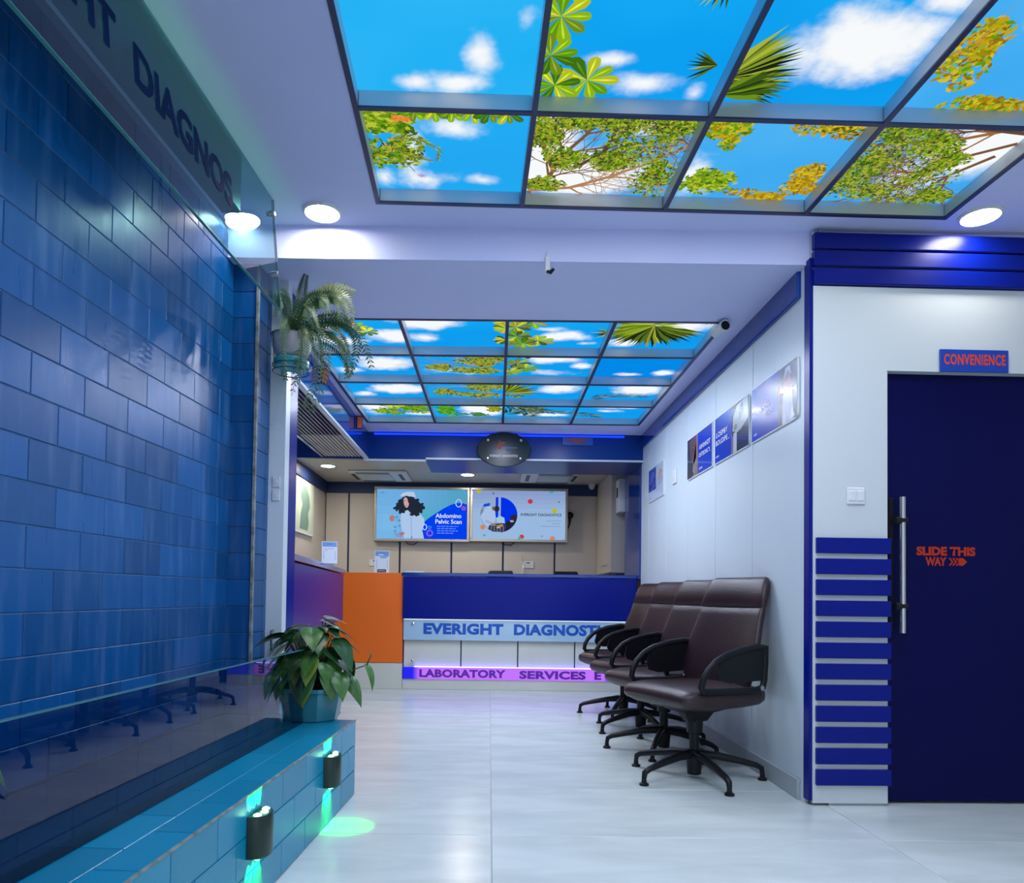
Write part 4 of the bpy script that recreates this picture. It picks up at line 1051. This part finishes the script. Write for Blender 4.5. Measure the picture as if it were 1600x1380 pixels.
poster(4.782, 5.388, 1.832, 2.138, 'glossy blue poster with brown photo at left, farthest of the three in the row', po3, [('ASHINHOT', .52, .56, .42, .11), ('OSTEORCY,', .50, .37, .45, .11), ('com', .52, .10, .12, .04)], (1, 0))
def po4(p, W, H):
    p.rect(0, 0, W, H, (206,216,236)); p.up(); p.rect(0, H*.30, W*.52, H*.97, (20,60,180)); p.rect(W*.52, H*.34, W, H*.97, (196,210,224)); p.up()
    p.poly([(W*.06,H*.5), (W*.2,H*.9), (W*.44,H*.8), (W*.3,H*.55)], (70,96,206)); p.poly([(W*.1,H*.34), (W*.4,H*.5), (W*.48,H*.42), (W*.3,H*.32)], (90,90,200))
    p.poly([(W*.60,H*.45), (W*.72,H*.72), (W*.78,H*.84), (W*.97,H*.7), (W*.85,H*.62)], (216,176,140)); p.poly([(W*.66,H*.36), (W*.76,H*.6), (W*.98,H*.58), (W*.9,H*.36)], (188,184,226))
    p.ell(W*.13, H*.1, W*.02, H*.02, (90,100,130))
poster(6.135, 6.700, 1.832, 2.142, 'small white notice with blue block near the reception end of the wall', po4, [], (0, 0))
sw = thing('light_switch', 'white wall switch on the panelled wall between the posters and the notice', 'switch', (1.490, 5.775, 1.93))
new('plate', MB().box(-.010, 0, -.06, .06, -.06, .06, .005), M_plast, sw, 30); new('rocker', MB().box(-.014, -.009, -.02, .02, -.03, .03, .002), M_plast, sw)
s3 = thing('light_switch', 'white double switch on the partition left of the blue door', 'switch', mtx=MP @ Matrix.Translation((.200, 0, 1.436)))
new('plate', MB().box(-.043, .043, -.009, 0, -.04, .04, .004), M_plast, s3, 30)
for x_ in (-.019, .019): new('rocker', MB().box(x_-.016, x_+.016, -.013, -.008, -.024, .024, .002), M_plast, s3)
cs = thing('door_sign', 'blue door sign with red capitals above the blue sliding door', 'sign', mtx=MP @ Matrix.Translation((.600, 0, 2.030)))
new('plate', MB().box(0, .328, -.008, 0, 0, .106, .001), mat('sign_blue', (.008, .05, .36), .35), cs)
lettering('lettering', 'CONVENIENCE', frame((.018, -.0088, .032), (1,0,0), (0,0,1)), .295, .052, M_red, cs, bold=.035, space=1.12)
for z_, lb in ((1.51, 'upper'), (1.44, 'lower')):
    t = thing('wall_socket', lb+' small white plate on the white column beside the tiled pier', 'socket', (-1.085, 3.614, z_))
    new('plate', MB().box(-.02, .02, -.008, 0, -.028, .028, .003), M_plast, t, 30); new('rocker', MB().box(-.008, .008, -.011, -.007, -.012, .012, .001), M_plast, t)
dh = tag(new('pull_handle', MB().tube([(-1.085, 3.615, .66), (-1.085, 3.585, .66), (-1.085, 3.585, .76), (-1.085, 3.615, .76)], .006, 6), M_steel, None, 40), 'slim metal pull low on the white column behind the potted plant', 'handle')

#==================================================================== CHAIRS
def sup(n, hw, hh, e, cy=0, cz=0):
    out = []
    for j in range(n):
        a = 2*pi*j/n; c, s_ = cos(a), sin(a)
        out.append((cy+hw*copysign(abs(c)**(2/e), c), cz+hh*copysign(abs(s_)**(2/e), s_)))
    return out
def make_chair(label, leather, cat='chair', group=None, leg0=0.0):
    t = thing('swivel_chair', label, cat, group=group)
    # seat: lofted front to back
    st_ = [(-.27, .455, .010, .20), (-.262, .447, .042, .235), (-.22, .446, .055, .25), (-.10, .445, .060, .264), (.08, .443, .062, .272), (.18, .445, .060, .272), (.24, .445, .052, .264), (.275, .445, .036, .248), (.290, .444, .012, .225)]
    new('seat', MB().loft([[(x, y, z) for y, z in sup(28, hw, hh, 4.2, 0, zc)] for x, zc, hh, hw in st_]), leather, t, 60)
    lv = [(.485, -.205, .215, .012), (.490, -.205, .236, .026), (.56, -.218, .254, .034), (.66, -.240, .256, .036), (.73, -.255, .250, .037), (.80, -.272, .238, .036), (.86, -.288, .230, .036), (.896, -.297, .228, .034), (.903, -.299, .226, .027), (.910, -.301, .228, .036), (.98, -.318, .222, .040), (1.03, -.332, .212, .036), (1.058, -.342, .198, .026), (1.068, -.347, .178, .010)]
    rings = []
    for z, x, hw, th in lv:
        r_ = []
        for y, dx in sup(32, hw, th, 3.6):
            r_.append((x+dx+.055*(y/.24)**2*(1.15-.55*(z-.48)/.58), y, z))
        rings.append(r_)
    new('backrest', MB().loft(rings), leather, t, 60)
    for s_ in (1, -1):
        y = s_*.272
        path = [(-.225, y, .70), (-.16, y, .705), (-.05, y*1.02, .692), (.05, y*1.03, .668), (.115, y*1.03, .640), (.165, y*1.03, .598), (.195, y*1.02, .555), (.205, y*1.01, .515), (.190, y, .492), (.12, y, .490), (0, y, .488), (-.16, y, .487), (-.205, y, .50), (-.215, y, .54), (-.222, y, .63)]
        a = new('armrest', MB().tube(path, .0135, 8, closed=True, flat=(1.0, 1.35), up=(0, 1, 0)), M_black, t, 60)
        ip = [(-.218, .535), (.02, .528), (.09, .545), (.105, .575), (.085, .64), (.04, .668), (-.05, .690), (-.16, .703), (-.222, .698)]
        new('infill', MB().loft([[(x, y+d_, z) for x, z in ip] for d_ in (-.004, .004)]), M_black, a)
        new('bolt', MB().lathe([(.013, 0), (.013, .006), (.006, .009)], 12, Matrix.Translation((-.185, y+.012*s_, .498)) @ Matrix.Rotation(-s_*pi/2, 4, 'X')), M_steel, a, 40)
    new('mechanism', MB().loft([[(x, y, z) for x, y in ((-.15*k, -.10*k), (.12*k, -.10*k), (.16*k, -.05*k), (.16*k, .05*k), (.12*k, .10*k), (-.15*k, .10*k))] for z, k in ((.395, 1.15), (.370, 1.0), (.345, .55), (.30, .36))]), M_blackm, t, 30)
    new('tilt_lever', MB().tube([(.04, -.08, .365), (.05, -.22, .355), (.055, -.27, .35)], .007, 6), M_blackm, t, 50)
    new('column', MB().lathe([(.045, .31), (.04, .24), (.026, .235), (.026, .15), (.038, .145), (.042, .10), (.036, .02), (.03, .018)], 18), M_blackm, t, 40)
    for k in range(5):
        l_ = new('base_leg', MB().tube([(.02, 0, .125), (.12, 0, .118), (.24, 0, .095), (.32, 0, .076), (.345, 0, .062), (.35, 0, .035)], [.026, .024, .020, .017, .016, .013], 8, flat=(.9, 1.0), up=(0, 0, 1)), M_blackm, t, 60) if k == 0 else l0.copy()
        if k == 0: l0 = l_; new('glide', MB().lathe([(.012, .035), (.014, .014), (.024, .010), (.024, .0)], 14, Matrix.Translation((.35, 0, 0))), M_steel if False else M_blackm, l_, 40)
        else:
            link(l_); g_ = l0.children[0].copy(); link(g_); g_.parent = l_
        l_.rotation_euler = (0, 0, leg0+2*pi*k/5)
    return t
FACE = radians(180+26)
ch = make_chair('maroon leather swivel armchair by the right wall nearest the viewer', M_leather, group='row of waiting chairs', leg0=radians(-6)-FACE)
ch.location = (1.098, 3.825, 0); ch.rotation_euler = (0, 0, FACE)
for (x, y, a, l0_, lb) in ((1.10, 4.50, 25, 37, 'second from the front of the four along the right wall'), (1.100, 5.18, 26, 0, 'third from the front of the four along the right wall'), (1.10, 5.85, 24, 38, 'farthest of the four, next to the reception counter')):
    c = copy_tree(ch); c['label'] = 'maroon leather swivel armchair, '+lb
    c.location = (x, y, 0); c.rotation_euler = (0, 0, radians(180+a))
    for q_ in c.children:
        if q_.name.startswith('base_leg'): q_.rotation_euler.z += radians(l0_)
oc = make_chair('black office chair behind the counter, left one of two, only its top showing', M_blackleather, group='office chairs behind the counter')
oc.location = (.13, 8.25, 0); oc.rotation_euler = (0, 0, -pi/2); oc.scale = (.72, .72, 1.165)
o2 = copy_tree(oc); o2['label'] = 'black office chair behind the counter, right one of two, only its top showing'; o2.location = (.90, 8.25, 0)

#==================================================================== PLANTS
def heart_leaf(L, wd, droop, fold, n=7):
    """one blade from its stalk joint along +x, with a folded midrib and drooping tip"""
    prof = [(.0, .05), (-.10, .30), (.02, .48), (.18, .54), (.36, .50), (.55, .40), (.74, .25), (.90, .09), (1.0, 0.0)]
    mb = MB()
    for s_ in (1, -1):
        vs = []
        for u, v in prof:
            x = L*max(u, -.1); z0 = -droop*L*max(u, 0)**2
            vs.append((L*max(u, 0), 0, z0)); vs.append((x, s_*wd*v*.5, z0+fold*wd*v*.5*.6+.004*sin(7*u))); vs.append((x, s_*wd*v, z0+fold*wd*v*.5-.12*wd*v))
        fs = []
        for i in range(len(prof)-1):
            for k in range(2): fs.append((3*i+k, 3*i+k+1, 3*i+k+4, 3*i+k+3))
        mb.add(vs, fs)
    return mb
def leaf_at(parent, base, tip, L, wd, yaw, pitch, roll, m_, droop=.35):
    """stalk from base to tip carrying a leaf blade"""
    b, t = Vector(base), Vector(tip)
    mid = (b+t)/2+Vector((0, 0, (t-b).length*.18))
    pts = [b*(1-u)**2+mid*2*u*(1-u)+t*u*u for u in [i/5 for i in range(6)]]
    sk = new('leaf_stalk', MB().tube(pts, [.004, .0038, .0034, .003, .0028, .0025], 6), M_stem, parent, 60)
    lf_ = new('leaf', heart_leaf(L, wd, droop, .35), m_, sk, 60)
    lf_.location = t; lf_.rotation_euler = (roll, pitch, yaw)
    sd = lf_.modifiers.new('soft', 'SUBSURF'); sd.levels = 1; sd.render_levels = 1
    return lf_
def pot_mesh(r0, r1, h_, n=8, a0=pi/8): 
    return MB().lathe([(r0*.96, 0), (r0, .006), (r0*1.02, .02), (r1*.97, h_-.018), (r1*1.03, h_-.016), (r1*1.03, h_), (r1*.95, h_), (r1*.92, h_-.03)], n, None, a0)
pp = thing('potted_plant', 'leafy green plant in an eight-sided teal pot on the end of the tiled ledge', 'potted plant', (-.838, 3.435, .3505))
new('pot', pot_mesh(.128, .158, .155), M_teal, pp, 20)
new('soil', MB().lathe([(.145, .125), (.13, .135), (.02, .14)], 16), M_soil, pp, 40)
rr = random.Random(11)
spec = []   # (x, y, z of leaf joint, length, yaw deg, pitch deg, material)
for k in range(44):
    a = 2*pi*(k*.381966); h_ = .17+.30*(1-(k/44))**.9+rr.uniform(-.03, .03); r_ = .04+.13*sqrt(k/44)+rr.uniform(-.02, .02)
    spec.append((r_*cos(a), r_*sin(a)*.8, h_, rr.uniform(.115, .165), degrees(a)+rr.uniform(-35, 35), 12+40*(k/44)+rr.uniform(-12, 18), rr.choice([0, 0, 1, 1, 2]) if k > 16 else rr.choice([0, 0, 0, 1])))
spec += [(-.13, -.02, .40, .15, 178, 5, 0), (.09, -.06, .44, .15, 20, 12, 0), (.13, -.07, .38, .16, -28, 42, 0), (.02, -.13, .30, .13, -95, 50, 2), (-.06, -.12, .42, .15, 200, 20, 0), (.10, -.10, .24, .14, -60, 60, 1), (.0, -.14, .22, .14, -100, 65, 2), (-.14, -.06, .26, .14, 195, 50, 1), (.13, .0, .30, .15, -10, 55, 0)]
for (x, y, z, L, yw, pt, mi) in spec:
    leaf_at(pp, (x*.15, y*.15, .135), (x, y, z), L, L*.66, radians(yw), radians(pt), rr.uniform(-.25, .25), M_leafs[mi])
leaf_at(pp, (.09, -.03, .15), (.265, -.04, .262), .125, .06, radians(-38), radians(48), -.3, M_leafs[1])
leaf_at(pp, (.265, -.04, .262), (.283, -.04, .305), .03, .008, radians(110), radians(-50), 0, M_leafs[1])
p2 = thing('potted_plant', 'dark leafy plant at the near end of the tiled ledge, one leaf tip showing', 'potted plant', (-.850, 1.0, .3515))
new('pot', pot_mesh(.085, .10, .13), M_teal, p2, 20); new('soil', MB().lathe([(.09, .10), (.08, .11), (.02, .115)], 16), M_soil, p2, 40)
for k in range(8):
    a = 2*pi*k/8+.4
    leaf_at(p2, (.02*cos(a), .02*sin(a), .11), (.08*cos(a), .08*sin(a), .26+.03*(k % 3)), .13, .05, a, .7, 0, M_leafs[0])
leaf_at(p2, (.0, .03, .11), (-.082, .315, .29), .16, .05, radians(78), radians(30), .9, M_leafs[0], .4)

# fern in a hanging bowl on a wire bracket
fx, fy, fz_ = -.985, 3.485, 2.06
fp = thing('hanging_fern', 'drooping fern in a pale bowl on a wire bracket, high on the white column', 'fern', (fx, fy, fz_))
new('bowl', MB().lathe([(.055, .03), (.075, .045), (.092, .085), (.098, .13), (.098, .145), (.09, .145), (.088, .12)], 24), M_pot, fp, 50)
new('saucer', MB().lathe([(.05, -.012), (.078, -.008), (.086, .022), (.083, .028), (.074, .0)], 24), M_tealbright, fp, 50)
new('soil', MB().lathe([(.088, .12), (.02, .13)], 16), M_soil, fp)
wm = MB()
for z, r_ in ((.145, .101), (.0, .090), (-.03, .088)):
    wm.tube([(r_*cos(2*pi*j/24), r_*sin(2*pi*j/24), z) for j in range(24)], .0025, 6, closed=True)
for k in range(4):
    a = pi/4+k*pi/2; wm.tube([(.101*cos(a), .101*sin(a), .145), (.09*cos(a), .09*sin(a), -.03)], .0025, 6)
wm.tube([(-.06, .08, .145), (-.06, .127, .145), (-.06, .127, -.03), (-.06, .08, -.03)], .0025, 6)
new('wire_bracket', wm, M_wire, fp, 60)
def bez(ps, n):
    out = []
    for i in range(n+1):
        u = i/n; q_ = [Vector(p_) for p_ in ps]
        while len(q_) > 1: q_ = [a*(1-u)+b*u for a, b in zip(q_, q_[1:])]
        out.append(q_[0])
    return out
def fern_frond(pts4, L, m_, n=30, curl=.35):
    path = bez(pts4, n)
    mb = MB(); mb.tube(path, [.003*(1-.7*i/n) for i in range(n+1)], 5)
    view = Vector((.35, -1, -.35)).normalized()
    for i in range(2, n):
        t_ = (path[i+1]-path[i-1]).normalized(); side = t_.cross(view)
        if side.length < .2: side = t_.cross(Vector((1, 0, .3)))
        side.normalize(); nor = side.cross(t_)
        u = i/n; l_ = L*min(1, 1.5*u+.35)*(1-.6*u**3)
        for s_ in (1, -1):
            d = (side*s_*.93+t_*.30-nor*curl*.5+Vector((0, 0, -.22))).normalized(); b0 = path[i]; wd = .007
            q1 = b0+d*l_*.45; q2 = b0+d*l_+Vector((0, 0, -.12*l_))
            mb.add([b0, q1+t_*wd, q2, q1-t_*wd*.8], [(0, 1, 2), (0, 2, 3)])
    o = new('frond', mb, m_, fp); return o
W_ = lambda px, py, dy: Vector(((px-765)/329-fx, dy, .95+(928-py)/329-fz_))   # metres in the fern's plane
A = (0, -.02, .13)
F_ = [([(458,470,0), (452,440,.0), (462,412,0)], .030, 2), ([(470,440,-.05), (540,430,-.08), (543,500,-.1)], .042, 1), ([(480,450,-.08), (535,440,-.12), (528,505,-.14)], .036, 0),
      ([(490,470,-.06), (560,490,-.1), (578,580,-.12)], .036, 2), ([(500,480,-.10), (530,560,-.16), (486,655,-.16)], .036, 0), ([(490,490,-.12), (520,580,-.16), (472,645,-.15)], .034, 0), ([(500,500,-.05), (560,570,-.1), (538,590,-.12)], .034, 2),
      ([(470,480,-.14), (490,560,-.2), (466,612,-.2)], .034, 0), ([(520,470,-.05), (575,500,-.06), (540,585,-.08)], .034, 2), ([(440,470,-.08), (430,440,-.10), (428,500,-.12)], .034, 2), ([(450,480,-.12), (436,500,-.18), (450,610,-.18)], .030, 0),
      ([(470,460,-.1), (500,450,-.15), (512,500,-.18)], .040, 0), ([(480,480,.0), (520,500,.02), (530,540,0)], .04, 2), ([(440,460,-.05), (425,430,-.06), (424,470,-.08)], .03, 2), ([(465,470,-.16), (480,480,-.22), (500,530,-.24)], .044, 0), ([(490,480,-.02), (530,470,-.02), (555,520,-.05)], .04, 0), ([(450,470,-.02), (466,500,-.05), (452,620,-.1)], .03, 0),
      ([(505,490,-.08), (545,520,-.12), (540,600,-.14)], .034, 0), ([(475,455,-.04), (500,430,-.06), (545,450,-.06)], .040, 1)]
for c_, L, mi in F_:
    fern_frond([A]+[W_(*q_) for q_ in c_], L*1.2, M_fern[mi], 34)
cc.scale = (.8, .8, .8)
